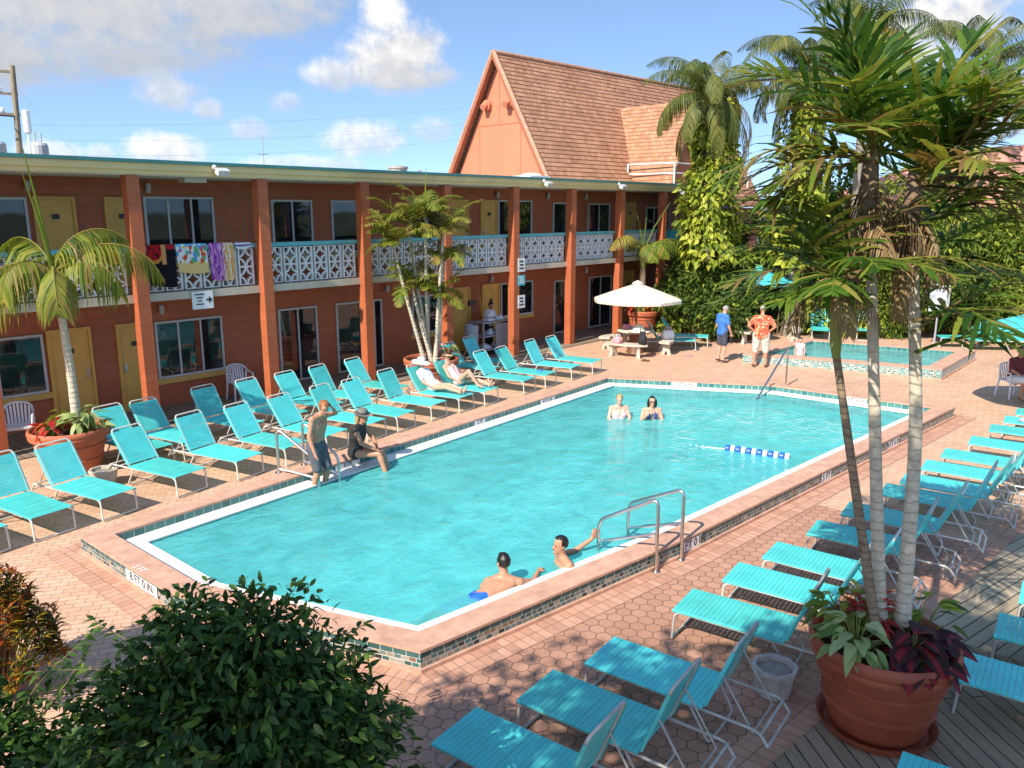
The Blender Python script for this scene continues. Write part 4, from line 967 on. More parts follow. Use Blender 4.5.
def sandals(label, loc, rz, m):
    t_ = thing('sandals', label, 'sandals', loc, rz, None)
    for s_ in (-.06, .06):
        q = MB(); q.prism([(s_+.045*math.cos(a)*(1.0 if math.sin(a) > 0 else .8), .13*math.sin(a)) for a in np.linspace(0, 2*math.pi, 14, endpoint=False)], .002, .022)
        q.tube([(s_-.04,.02,.02),(s_,.06,.05),(s_+.04,.02,.02)], .008, 5); q.build('sandal', m, t_)
sandals('pink sandals on the deck right of the parasol table', (22.3, 12.35, .012), 1.0, MAT['pink'])
sandals('brown sandals on the deck before the parasol table', (20.6, 12.85, .012), .4, MAT['brown'])
pt = crumple('beach_towel', 'pale patterned towel hanging over a lounger at the right edge', 'towel', (18.55, 2.45, .372), (.55, .5, .08), None or tilemat('patterned towel', [(.7,.65,.68),(.35,.22,.42),(.75,.72,.7),(.5,.4,.5)], .05, .05, .0, uv=False, rough=.9), 5)
gg = thing('swim_goggles', 'blue swim goggles lying on a lounger seat', 'goggles', (15.95, 13.1, .36), .3)
for s_ in (-.05, .05):
    q = MB(); q.lathe([(0,.012),(.03,.014),(.036,.004),(.03,0),(0,0)], 12, (s_,0,.004)); q.build('lens', MAT['bluef'], gg)
q = MB(); q.tube([(.085*math.cos(a)*1.2, .05+.07*math.sin(a), .008) for a in np.linspace(-.9, 4.0, 16)], .008, 5); q.build('strap', MAT['bluef'], gg)

# ------------------------------------------------------------ towels over the balcony rail, signs
def rail_towel(label, x0, x1, zb, draw, grp='towels hanging on the balcony rail', back=.25):
    m, t, b, out = base('towel '+label[:14]); uv = t.new('ShaderNodeUVMap').outputs[0]
    t.put(b.inputs['Base Color'], draw(t, uv)); b.inputs['Roughness'].default_value = .95; b.inputs['Specular IOR Level'].default_value = .1
    t.put(b.inputs['Normal'], t.bump(t.noise(uv, 160, 2), .3, .004))
    q = MB(); nx, ny = 20, 16; vs = []; uvs = []; front = 3.78-zb; w_ = x1-x0
    prof = [(16.755, 3.78-back)]+[(16.755, 3.76), (16.74, 3.786), (16.665, 3.79), (16.585, 3.785), (16.575, 3.74)]+[(16.567, 3.74-(3.74-zb)*k/10) for k in range(1, 11)]
    L = [0]
    for a, b_ in zip(prof, prof[1:]): L.append(L[-1]+math.dist(a, b_))
    for i in range(nx+1):
        for k, (y, z) in enumerate(prof):
            f = max(0, k-5)/10; s_ = math.sin(i*.9+x0*5)*.5+math.sin(i*.37+2)*.5
            vs.append((x0+w_*i/nx+.03*f*s_*.6, y-.022*f*(s_+1), z+.025*math.sin(i*.21+x0)*f))
            uvs.append((i/nx, 1-L[k]/L[-1]))
    m_ = len(prof); fs = [(i*m_+k, i*m_+k+1, (i+1)*m_+k+1, (i+1)*m_+k) for i in range(nx) for k in range(m_-1)]
    q.add(vs, fs, 0, [[uvs[v] for v in f] for f in fs])
    o = q.build('beach_towel', m, None, 60); tag(o, label, 'towel', grp); return o
def d_black(t, uv):
    x, y, _ = t.sep(uv); c_ = t.vmath('DISTANCE', uv, (.25, .78, 0), out=1)
    disc = t.math('LESS_THAN', c_, .36); ringm = t.math('MULTIPLY', t.math('LESS_THAN', c_, .42), t.math('SUBTRACT', 1, disc))
    bl = t.noise(uv, 9, 3); col = t.mix(disc, (.012,.011,.012,1), t.mix(t.math('GREATER_THAN', bl, .55), (.45,.015,.02,1), (.10,.01,.012,1)))
    col = t.mix(ringm, col, (.55,.22,.04,1))
    bx = t.math('MULTIPLY', t.math('MULTIPLY', t.math('GREATER_THAN', x, .5), t.math('LESS_THAN', x, .66)), t.math('MULTIPLY', t.math('GREATER_THAN', y, .36), t.math('LESS_THAN', y, .70)))
    col = t.mix(bx, col, (.6,.28,.1,1))
    return t.mix(t.math('MULTIPLY', t.math('GREATER_THAN', x, .68), t.math('GREATER_THAN', y, .60)), col, (.42,.02,.03,1))
def d_bright(t, uv):
    x, y, _ = t.sep(uv); v = t.new('ShaderNodeTexVoronoi'); t.put(v.inputs['Vector'], uv); v.inputs['Scale'].default_value = 11
    c_ = t.ramp(t.sep(v.outputs['Color'])[0], [(.0,(.65,.08,.05)), (.2,(.75,.72,.68)), (.4,(.10,.30,.55)), (.55,(.75,.55,.10)), (.7,(.7,.68,.65)), (.85,(.12,.38,.15))], 'CONSTANT')
    sky_ = t.mix(t.math('GREATER_THAN', t.noise(uv, 6, 3), .52), (.10,.45,.62,1), (.75,.76,.76,1))
    c_ = t.mix(t.math('GREATER_THAN', y, .55), c_, sky_); return t.mix(t.math('LESS_THAN', y, .2), c_, (.72,.5,.2,1))
def d_purple(t, uv):
    x, y, _ = t.sep(uv); wv = t.math('ADD', t.math('MULTIPLY', x, 6), t.math('MULTIPLY', t.noise(uv, 4, 4), 4))
    c_ = t.ramp(t.math('FRACT', wv), [(.0,(.28,.04,.32)), (.35,(.50,.16,.48)), (.6,(.7,.4,.55)), (.8,(.2,.03,.26))])
    o_ = t.ramp(t.math('FRACT', t.math('MULTIPLY', wv, .7)), [(0,(.70,.26,.02)), (.5,(.72,.48,.2)), (.8,(.72,.66,.6))])
    return t.mix(t.maprange(t.math('ADD', x, t.math('MULTIPLY', t.noise(uv, 3, 3), .3)), .62, .82), c_, o_)
def d_orange(t, uv): return t.mix(t.noise(uv, 5, 3), (.66,.25,.02,1), (.75,.34,.04,1))
def d_stripe(t, uv):
    x, y, _ = t.sep(uv); return t.mix(t.math('GREATER_THAN', t.math('FRACT', t.math('MULTIPLY', y, 7)), .55), (.7,.68,.72,1), (.16,.10,.2,1))
rail_towel('black towel with a red disc and orange ring on the balcony rail', 7.45, 8.04, 2.93, d_black)
rail_towel('towel printed in bright mixed colours on the balcony rail', 8.06, 8.74, 3.18, d_bright)
rail_towel('purple and orange swirled towel on the balcony rail', 8.80, 9.38, 2.99, d_purple)
rail_towel('narrow striped white and purple towel folded on the balcony rail', 9.42, 9.82, 3.66, d_stripe)
rail_towel('plain orange towel on the balcony rail behind the left palm', 6.15, 6.86, 3.46, d_orange)
sg = thing('hanging_sign', 'small white sign with a black arrow on the balcony edge', 'sign', (8.52, 16.50, 2.62))
q = MB(); q.span((-.24,-.02,-.22),(.24,-.004,.16)); q.build('board', MAT['white'], sg)
q = MB(); q.span((.08,-.026,-.05),(.16,-.0215,-.01)); q.add([(.14,-.024,.05),(.14,-.024,-.11),(.22,-.024,-.03)], [(0,1,2)]); q.build('arrow', MAT['dark'], sg)
for z, w_ in ((.08,.22),(.01,.14),(-.06,.10),(-.13,.16)):
    q = MB(); q.span((-.07-w_/2,-.0225,z),(-.07+w_/2,-.0205,z+.028)); q.build('text_line', MAT['dark'], sg)
for (x, z, h, c_, l) in ((18.86, 2.62, .42, 'white', 'upper white notice on the pillar beside the housekeeping cart'), (18.86, 2.20, .32, 'tealcanvas', 'turquoise notice below the white one on the pillar by the cart'), (18.86, 1.50, .40, 'white', 'lowest white notice on the pillar by the cart')):
    s_ = thing('pillar_sign', l, 'sign', (x, PY0-.003, z), 0, 'notices on the pillar')
    q = MB(); q.span((-.16,-.016,0),(.16,-.002,h)); q.build('board', MAT[c_], s_)
    for k in range(3):
        q = MB(); q.span((-.11+.03*(k % 2),-.0185,h*(.2+.25*k)),(.11-.02*k,-.0165,h*(.2+.25*k)+.05)); q.build('text_line', MAT['dark'] if c_ == 'white' else MAT['white'], s_)
sg = thing('pool_rules_sign', 'grey weathered notice board hanging before the hedge beyond the wading pool', 'sign', (29.2, 7.0, 0), R(-62))
q = MB(); q.span((-.30,-.02,1.2),(.30,.02,2.1)); q.build('board', mat('mottled grey board', (.42,.45,.45), .6, .5, 5), sg)
q = MB(); q.tube([(0,.04,0),(0,.04,2.05)], .03, 8); q.build('post', MAT['grey'], sg)

# ------------------------------------------------------------ housekeeping cart
ct = thing('housekeeping_cart', 'grey housekeeping cart with linen and brooms between pillars', 'cart', (18.35, 17.15, .03), 0)
q = MB()
for x in (-.62, .62):
    for y in (-.26, .26): q.bar((x, y, .12), (x, y, 1.05), .035, .035)
q.build('frame', MAT['grey'], ct)
for z in (.18, .60, 1.03):
    q = MB(); q.span((-.66,-.3,z),(.66,.3,z+.035)); q.build('shelf', MAT['grey'], ct)
for x in (-.5, .5):
    for y in (-.2, .2):
        q = MB(); q.tube([(x-.02,y,.06),(x+.02,y,.06)], .058, 12); q.build('caster', MAT['dark'], ct)
q = MB(); q.lathe([(.1,.15),(.2,.2),(.22,.95),(.2,1.0),(.18,.95)], 12, (-.88,0,0)); q.build('laundry_bag', mat('grey laundry bag', (.42,.42,.42), .9, .2, 8), ct, 60)
q = MB(); q.span((-.1,-.31,.25),(.63,-.285,.98)); q.build('side_panel', MAT['grey'], ct)
q = MB(); q.lathe([(.14,.12),(.22,.2),(.24,.98),(.2,1.0)], 12, (.9,0,0)); q.build('rubbish_bag', MAT['black'], ct, 60)
for (a, b_, m_) in (((-.5,.1,.3),(-.75,.1,1.75),'brown'), ((-.15,.15,.3),(-.35,.15,1.9),'ochrec')):
    q = MB(); q.tube([a, b_], .014, 6); br_ = q.build('broom_handle', MAT[m_], ct)
q = MB(); q.span((-.9,.04,1.58),(-.62,.14,1.74)); q.build('broom_head', MAT['dark'], ct)
for i, (x, z, w_, m_) in enumerate(((-.1,1.07,.36,'white'), (-.08,1.2,.34,'plastic'), (.3,1.07,.3,'white'), (.02,.64,.5,'white'), (-.3,.22,.4,'plastic'), (.3,.22,.4,'white'))):
    crumple('folded_linen', 'folded white linen pile on the housekeeping cart', 'linen', (18.35+x, 17.15, z+.03), (w_, .34, .16), MAT[m_], 11+i, 'linen on the cart')
# ------------------------------------------------------------ people
def capsule(q, a, ra, b, rb, n=14, flat=1.0, fdir=None):
    """rounded cone from a to b; flat squeezes it along fdir"""
    a, b = Vector(a), Vector(b); d = b-a; L = d.length
    d = d.normalized() if L > 1e-6 else Vector((0,0,1))
    u = d.orthogonal().normalized()
    if fdir is not None:
        f = Vector(fdir); f = f-d*f.dot(d); u = f.normalized() if f.length > 1e-4 else u
    v = d.cross(u); prof = []
    for k in range(5): t_ = math.pi/2*k/5; prof.append((-ra*math.cos(t_), ra*math.sin(t_)))
    prof.append((0, ra)); prof.append((L, rb))
    for k in range(1, 6): t_ = math.pi/2*k/5; prof.append((L+rb*math.sin(t_), rb*math.cos(t_)))
    vs = []; fs = []
    for (z, r_) in prof:
        for j in range(n):
            p = 2*math.pi*j/n; vs.append(a+d*z+u*(r_*flat*math.cos(p))+v*(r_*math.sin(p)))
    k = len(prof)
    for i in range(k-1):
        for j in range(n): fs.append((i*n+j, i*n+(j+1) % n, (i+1)*n+(j+1) % n, (i+1)*n+j))
    fs += [tuple(range(n-1, -1, -1)), tuple((k-1)*n+j for j in range(n))]
    q.add(vs, fs)
def remesh(q, name, m, parent, voxel=.011, smooth=4):
    me = bpy.data.meshes.new('tmp'); me.from_pydata(q.v, [], q.f); o = bpy.data.objects.new('tmp', me); COL.objects.link(o)
    r_ = o.modifiers.new('r', 'REMESH'); r_.mode = 'VOXEL'; r_.voxel_size = voxel
    s_ = o.modifiers.new('s', 'SMOOTH'); s_.factor = .5; s_.iterations = smooth
    bpy.context.view_layer.update()
    me2 = bpy.data.meshes.new_from_object(o.evaluated_get(bpy.context.evaluated_depsgraph_get()))
    bpy.data.objects.remove(o); me2.name = name; me2.materials.clear(); me2.materials.append(m)
    me2.polygons.foreach_set('use_smooth', [True]*len(me2.polygons))
    p = bpy.data.objects.new(name, me2); COL.objects.link(p); p.parent = parent; return p
def skinmat(name, col):
    m = mat(name, col, .5, .07, 6); b = [n for n in m.node_tree.nodes if n.type == 'BSDF_PRINCIPLED'][0]
    b.inputs['Subsurface Weight'].default_value = .12; b.inputs['Subsurface Radius'].default_value = (.02, .008, .004); return m
SKIN = [skinmat('fair skin', (.60, .33, .22)), skinmat('tanned skin', (.50, .24, .14)), skinmat('pink skin', (.66, .37, .27))]
HAIR = dict(brown=mat('brown hair', (.05, .022, .01), .5, .3, 40), dark=mat('dark hair', (.012, .009, .007), .45, .3, 40), red=mat('ginger hair', (.30, .10, .03), .5, .25, 40), grey=mat('grey hair', (.30, .28, .26), .6, .2, 40), blond=mat('blond hair', (.42, .26, .11), .5, .25, 40))
STAND = dict(pel=(0,0,.93), chest=(0,.0,1.25), neck=(0,-.01,1.44), head=(0,.03,1.60), face=(0,1,0),
    shL=(-.18,-.01,1.385), elL=(-.235,-.02,1.10), wrL=(-.23,.06,.86), shR=(.18,-.01,1.385), elR=(.235,-.02,1.10), wrR=(.23,.06,.86),
    hipL=(-.09,0,.90), knL=(-.10,.02,.48), anL=(-.105,-.02,.08), toL=(-.12,.17,.035), hipR=(.09,0,.90), knR=(.10,.02,.48), anR=(.105,-.02,.08), toR=(.12,.17,.035))
def person(label, loc, rz, pose, skin, hair, clothes, fat=1.0, scale=1.0, hairlen=0, group=None, curl=.5):
    J = {k: Vector(v) for k, v in {**STAND, **pose}.items()}
    t_ = thing('person', label, 'person', loc, rz, group); t_.scale = (scale,)*3
    def torso(q, e=0.0, low=True):
        hl, hr = J['hipL'], J['hipR']; pel, ch, nk = J['pel'], J['chest'], J['neck']; sl_, sr_ = J['shL'], J['shR']
        side = (sr_-sl_).normalized(); up_ = (nk-pel).normalized(); fw = up_.cross(side)
        if low: capsule(q, hl+side*.03, .115*fat+e, hr-side*.03, .115*fat+e)
        wst = pel.lerp(ch, .5)
        capsule(q, pel-side*.055, .115*fat+e, wst-side*.045, .105*fat+e); capsule(q, pel+side*.055, .115*fat+e, wst+side*.045, .105*fat+e)
        capsule(q, wst-side*.045, .105*fat+e, ch-side*.075, .112+e); capsule(q, wst+side*.045, .105*fat+e, ch+side*.075, .112+e)
        capsule(q, ch-side*.085, .11+e, sl_.lerp(nk, .35)-up_*.05, .07+e); capsule(q, ch+side*.085, .11+e, sr_.lerp(nk, .35)-up_*.05, .07+e)
        capsule(q, sl_, .058+e, sr_, .058+e); capsule(q, wst+fw*(-.02+.06*(fat-1)*3), .10*fat+e, ch, .12+e)
        capsule(q, nk-up_*.03, .068+e*.6, sl_, .05+e); capsule(q, nk-up_*.03, .068+e*.6, sr_, .05+e)
    def limb(q, keys, rs, e=0.0, t0=0, t1=1):
        a, b_, c_ = (J[k] for k in keys)
        if t0 == 0: capsule(q, a, rs[0]+e, a.lerp(b_, min(1, t1*2)), rs[0]+(rs[1]-rs[0])*min(1, t1*2)+e)
        if t1 > .5: capsule(q, b_, rs[1]+e, b_.lerp(c_, (t1-.5)*2), rs[1]+(rs[2]-rs[1])*(t1-.5)*2+e)
    ARM = (.048, .040, .027); LEG = (.088*fat, .056, .038)
    q = MB(); torso(q)
    capsule(q, J['neck']-Vector((0,0,.02)), .056, J['head']-Vector((0,0,.05)), .052)
    f = J['face'].normalized(); upv = Vector((0,0,1)) if abs(f.z) < .9 else Vector((0,1,0))
    rt = f.cross(upv).normalized(); up2 = rt.cross(f)
    Hm = Matrix((rt, f, up2)).transposed(); H4 = Hm.to_4x4(); hd = J['head']
    def hp(x, y, z): return hd+Hm @ Vector((x, y, z))
    q.ball(hp(0,-.005,.03), (.073, .092, .088), 18, 12, 0, H4); q.ball(hp(0,.015,-.035), (.057, .072, .078), 16, 10, 0, H4)
    capsule(q, hp(0,.085,.005), .010, hp(0,.103,-.028), .015)      # nose
    capsule(q, hp(0,.075,-.09), .022, hp(0,.06,-.085), .025)        # chin
    for s_ in (-1, 1): q.ball(hp(s_*.076,-.008,-.005), (.012,.02,.032), 8, 6, 0, H4)
    for s_, S in ((-1,'L'), (1,'R')):
        limb(q, ('sh'+S,'el'+S,'wr'+S), ARM); limb(q, ('hip'+S,'kn'+S,'an'+S), LEG)
        capsule(q, J['kn'+S].lerp(J['an'+S], .22)+(J['kn'+S]-J['an'+S]).normalized().cross(Vector((1,0,0))).normalized()*.0, .060, J['kn'+S].lerp(J['an'+S], .6), .042)
        an, to = J['an'+S], J['to'+S]; capsule(q, an+(an-to)*.25, .034, to.lerp(an, .3), .036, flat=.8, fdir=(0,0,1)); capsule(q, to.lerp(an, .3), .038, to, .024, flat=.7, fdir=(0,0,1))
        # hand: palm, four bent fingers of different length, thumb from the side
        el, wr = J['el'+S], J['wr'+S]; hd_ = J.get('hand'+S); d = (hd_-wr).normalized() if hd_ is not None else (wr-el).normalized()
        nrm = d.cross(f if abs(d.dot(f)) < .85 else Vector((0,0,1))).normalized(); sd = d.cross(nrm).normalized()
        capsule(q, wr, .025, wr+d*.075+sd*.018, .020, flat=.6, fdir=nrm); capsule(q, wr, .025, wr+d*.075-sd*.018, .020, flat=.6, fdir=nrm)
        cs = -s_
        for i, ln in enumerate((.062, .074, .070, .054)):
            p0 = wr+d*.078+sd*(.030-.020*i); p1 = p0+(d+nrm*cs*.25*curl*2).normalized()*ln*.5; p2 = p1+(d*.6+nrm*cs*1.3*curl).normalized()*ln*.5
            capsule(q, p0, .0098, p1, .009); capsule(q, p1, .009, p2, .0078)
        p0 = wr+d*.022+sd*.024; p1 = p0+(d*.55+sd*.8).normalized()*.038; capsule(q, p0, .013, p1, .011); capsule(q, p1, .011, p1+(d*.9+sd*.25).normalized()*.032, .009)
    remesh(q, 'body', skin, t_)
    for s_ in (-1, 1):
        e_ = MB(); e_.ball(hp(s_*.030, .079, .008), (.011,.008,.0075), 8, 6, 0, H4); e_.build('eye', MAT['dark'], t_, 60)
    e_ = MB(); e_.ball(hp(0, .083, -.052), (.022,.008,.006), 8, 6, 0, H4); e_.build('mouth', MAT['redc'], t_, 60)
    if hair:
        q = MB(); n_, k_ = 26, 18; vs = []; keep = []
        for i in range(k_+1):
            th = math.pi*i/k_
            for j in range(n_):
                p = 2*math.pi*j/n_; x, y, z = math.sin(th)*math.cos(p), math.sin(th)*math.sin(p), math.cos(th)
                r_ = 1+.10*noise.noise((x*5+loc[0], y*5, z*5))+.05*noise.noise((x*17, y*17, z*9)); vs.append(hp(.082*x*r_, -.008+.102*y*r_, .032+.099*z*r_))
                keep.append(not (y > .25 and z < .52) and not (z < -.55))
        fs = [(i*n_+j, (i+1)*n_+j, (i+1)*n_+(j+1) % n_, i*n_+(j+1) % n_) for i in range(k_) for j in range(n_)]
        q.add(vs, [f_ for f_ in fs if all(keep[v] for v in f_)])
        if hairlen:
            for k in range(9):
                a = math.pi*(1.0+k/8); q.tube([hp(.078*math.cos(a), .09*math.sin(a)-.01, .04), hp(.088*math.cos(a), .10*math.sin(a)-.015, -.06), hp(.08*math.cos(a), .09*math.sin(a)-.03, -.10-hairlen)], [.03,.034,.016], 8)
        q.build('hair', hair, t_, 60)
    for (nm, m_, parts) in clothes:
        q = MB()
        for p in parts:
            if p[0] == 'torso': torso(q, p[1], True)
            elif p[0] == 'tank':
                sd_ = (J['shR']-J['shL']).normalized(); u_ = (J['neck']-J['pel']).normalized(); wst = J['pel'].lerp(J['chest'], .5); e = p[1]
                capsule(q, J['hipL'], .118*fat+e, J['hipR'], .118*fat+e)
                for s_ in (-1, 1):
                    capsule(q, J['pel']+sd_*s_*.055, .115*fat+e, wst+sd_*s_*.045, .105*fat+e); capsule(q, wst+sd_*s_*.045, .105*fat+e, J['chest']+sd_*s_*.07-u_*.02, .112+e)
                    capsule(q, J['chest']+sd_*s_*.07+u_*.02, .10+e, J['neck']+sd_*s_*.085-u_*.06, .034)
            elif p[0] == 'waist': capsule(q, J['hipL']+Vector((.03,0,0)), .125*fat, J['hipR']-Vector((.03,0,0)), .125*fat); capsule(q, J['pel']-Vector((.05,0,0)), .126*fat, J['pel']+Vector((.05,0,0)), .126*fat)
            elif p[0] == 'sleeve':
                for S in 'LR': limb(q, ('sh'+S,'el'+S,'wr'+S), ARM, p[1], 0, p[2])
            elif p[0] == 'leg':
                for S in 'LR': limb(q, ('hip'+S,'kn'+S,'an'+S), LEG, p[1], 0, p[2])
            elif p[0] == 'bust':
                sd_ = (J['shR']-J['shL']).normalized(); u_ = (J['neck']-J['pel']).normalized(); fw = u_.cross(sd_)
                for s_ in (-1, 1):
                    c_ = J['chest']+sd_*s_*.075+fw*.055+u_*.02; capsule(q, c_, .07, c_-u_*.04, .068); capsule(q, c_+u_*.04+fw*.03, .014, J['neck']+sd_*s_*.06-u_*.02+fw*.03, .010)
                capsule(q, J['chest']-sd_*.13-u_*.05, .018, J['chest']+sd_*.13-u_*.05, .018)
            elif p[0] == 'feet':
                for S in 'LR': capsule(q, J['an'+S]+(J['an'+S]-J['to'+S])*.3-Vector((0,0,.03)), .042, J['to'+S]-Vector((0,0,.01)), .036, flat=.7, fdir=(0,0,1))
        remesh(q, nm, m_, t_, .013, 3)
    return t_, J, hp, H4
def hat(t_, hp, H4, m, brim=.15, droop=.02, band=None):
    q = MB(); prof = [(0,.118),(.05,.116),(.085,.10),(.098,.06),(.102,.035),(brim,.035-droop),(brim-.004,.028-droop),(.10,.026)]; n = 22
    vs = []
    for r_, z in prof:
        for j in range(n):
            a = 2*math.pi*j/n; wv = .010*math.sin(3*a)*(r_ > .11); vs.append(hp(r_*.92*math.cos(a), r_*1.05*math.sin(a)-.005, z+.02+wv))
    q.add(vs, [(i*n+j, i*n+(j+1) % n, (i+1)*n+(j+1) % n, (i+1)*n+j) for i in range(len(prof)-1) for j in range(n)]); o = q.build('hat', m, t_, 50)
    if band:
        q = MB(); q.tube([hp(.101*.92*math.cos(a), .101*1.05*math.sin(a)-.005, .065) for a in np.linspace(0, 2*math.pi, 24)], .012, 6); q.build('hat_band', band, o)
def shades(t_, hp, H4):
    q = MB()
    for s_ in (-1, 1): q.ball(hp(s_*.034, .088, .006), (.030,.008,.022), 10, 6, 0, H4)
    q.tube([hp(-.078,.0,.012), hp(-.06,.07,.012), hp(0,.092,.012), hp(.06,.07,.012), hp(.078,.0,.012)], .005, 5); q.build('sunglasses', MAT['dark'], t_, 50)
def shirtmat():
    m, t, b, out = base('red leaf print shirt'); g = t.new('ShaderNodeTexCoord').outputs['Object']
    v = t.noise(g, 9, 3, .6, dist=1.8); t.put(b.inputs['Base Color'], t.mix(t.math('GREATER_THAN', v, .54), (.62,.075,.03,1), (.78,.45,.25,1))); b.inputs['Roughness'].default_value = .85; return m
def camo():
    m, t, b, out = base('pale patterned shorts'); g = t.new('ShaderNodeTexCoord').outputs['Object']
    t.put(b.inputs['Base Color'], t.mix(t.math('GREATER_THAN', t.noise(g, 8, 3, .6, dist=1.5), .60), (.62,.58,.48,1), (.25,.27,.2,1))); b.inputs['Roughness'].default_value = .85; return m
C = dict(blue=mat('blue polo cloth', (.045, .17, .50), .85, .1, 8), navy=mat('dark grey shorts', (.055, .06, .085), .85, .2, 8), black=MAT['black'], whitec=mat('white cotton', (.78,.80,.82), .9, .05, 9),
         pinkc=mat('pale pink cotton', (.75,.50,.50), .9, .08, 9), grey=mat('grey swim shorts', (.09,.095,.11), .7, .3, 9), trunks=mat('bright blue trunks', (.02,.14,.60), .6, .5, 7), maroon=mat('maroon cotton', (.18,.025,.03), .9, .2, 8), navyb=mat('navy bikini', (.03,.05,.18), .6, .2, 9))
# two men standing by the wading pool
person('man in blue polo shirt and dark shorts standing left, looking down at the deck', (21.95, 11.05, .012), R(-112), dict(head=(0,.07,1.57), face=(.15,.85,-.5), neck=(0,.02,1.43), chest=(0,.0,1.24), elR=(.24,.02,1.10), wrR=(.23,.14,.88), elL=(-.235,-.02,1.10), wrL=(-.2,.10,.9)), SKIN[0], HAIR['grey'],
       [('polo_shirt', C['blue'], [('torso', .016), ('sleeve', .018, .36)]), ('shorts', C['navy'], [('waist',), ('leg', .022, .40)]), ('shoes', MAT['dark'], [('feet',)])], 1.0)
person('man in red leaf print shirt with hands on hips, seen from behind', (22.0, 9.85, .012), R(-66), dict(head=(0,.06,1.62), face=(0,.9,-.4), elL=(-.36,-.10,1.17), wrL=(-.19,-.02,1.00), elR=(.36,-.10,1.17), wrR=(.19,-.02,1.00), handL=(-.12,.06,.97), handR=(.12,.06,.97), hipL=(-.10,0,.92), hipR=(.10,0,.92), knL=(-.14,.02,.48), anL=(-.16,-.02,.08), toL=(-.19,.16,.035), knR=(.14,.02,.48), anR=(.16,-.02,.08), toR=(.19,.16,.035)), SKIN[1], HAIR['grey'],
       [('leaf_print_shirt', shirtmat(), [('torso', .022), ('sleeve', .03, .38)]), ('shorts', camo(), [('waist',), ('leg', .035, .52)]), ('sandals', MAT['brown'], [('feet',)])], 1.22, 1.03)
SIT = dict(pel=(0,0,.10), chest=(0,.04,.43), neck=(0,.05,.61), head=(0,.09,.77), shL=(-.17,.04,.555), shR=(.17,.04,.555), hipL=(-.09,.02,.09), hipR=(.09,.02,.09))
# child in the wading pool
person('small child in pink swimwear standing in the wading pool by the red shirted man', (23.55, 9.3, -.3), R(100), dict(), SKIN[2], HAIR['brown'], [('swimsuit', C['pinkc'], [('torso', .012)])], 1.0, .60)
# man stepping down the ladder
person('bare chested ginger man in grey shorts stepping down the pool ladder', (7.26, 10.70, -.14), R(-160), dict(chest=(0,.05,1.24), neck=(.0,.10,1.42), head=(.0,.19,1.54), face=(.35,.75,-.55), shL=(-.18,.09,1.365), elL=(-.36,.16,1.36), wrL=(-.17,.26,1.48), handL=(-.08,.24,1.56), shR=(.18,.08,1.37), elR=(.25,.06,1.10), wrR=(.27,.16,.86),
       knL=(-.10,.14,.50), anL=(-.10,.02,.08), toL=(-.11,.2,.035), knR=(.10,.08,.50), anR=(.10,-.04,.08), toR=(.12,.14,.035)), SKIN[1], HAIR['red'], [('swim_shorts', C['grey'], [('waist',), ('leg', .024, .46)])], 1.0)
# seated woman in black
t_, J, hp, H4 = person('woman in black swimsuit and grey hat sitting on the pool edge', (8.25, 10.98, .26), R(-150), {**SIT, 'chest': (0,.06,.42), 'neck': (0,.11,.60), 'head': (0,.16,.755), 'face': (.55,.8,-.12), 'shL': (-.17,.09,.545), 'shR': (.17,.09,.545), 'knL': (-.05,.46,.12), 'anL': (-.10,.58,-.27), 'toL': (-.12,.72,-.30), 'knR': (.10,.48,.12), 'anR': (.14,.62,-.25), 'toR': (.15,.76,-.28),
       'elL': (-.20,.24,.34), 'wrL': (.00,.40,.23), 'elR': (.24,.22,.33), 'wrR': (.16,.42,.22)}, SKIN[1], HAIR['blond'], [('swimsuit', C['black'], [('torso', .012)])], .93, 1.0, .10)
hat(t_, hp, H4, mat('grey felt hat', (.16,.14,.12), .9, .2, 9), .155, .012, MAT['black'])
# sunbathers, lying on the loungers of the poolside row
LIE = dict(pel=(0,.0,.12), chest=(0,-.22,.36), neck=(0,-.34,.52), head=(0,-.36,.68), face=(0,.95,-.15), shL=(-.17,-.30,.45), shR=(.17,-.30,.45), hipL=(-.09,.05,.11), hipR=(.09,.05,.11),
           knL=(-.10,.46,.16), anL=(-.10,.88,.07), toL=(-.12,.93,.20), knR=(.10,.46,.15), anR=(.08,.88,.07), toR=(.10,.94,.19), elL=(-.24,-.12,.24), wrL=(-.20,.10,.14), elR=(.24,-.12,.24), wrR=(.20,.10,.14))
t_, J, hp, H4 = person('sunbather in white top and floppy white hat lying on a lounger', (12.45, 13.50, .372), R(180+11), LIE, SKIN[0], HAIR['brown'], [('white_top', C['whitec'], [('torso', .014), ('sleeve', .014, .3)])], .96, .93)
hat(t_, hp, H4, C['whitec'], .23, .055)
t_, J, hp, H4 = person('sunbather in pale pink top with yellow visor and raised knee', (13.30, 13.52, .372), R(180+11), {**LIE, 'knR': (.12,.40,.40), 'anR': (.10,.66,.07), 'toR': (.11,.82,.04), 'face': (-.25,.9,-.1)}, SKIN[0], HAIR['brown'], [('pink_top', C['pinkc'], [('tank', .014)])], .96, .95)
shades(t_, hp, H4); q = MB(); q.prism([(math.cos(a)*.088, math.sin(a)*.105-.005+(.07 if math.sin(a) > .2 else 0)*math.sin(a)) for a in np.linspace(0, 2*math.pi, 24, endpoint=False)], .045, .055)
q.v = [tuple(hp(*v)) for v in q.v]; q.build('visor', mat('yellow visor', (.70,.52,.20), .6), t_)
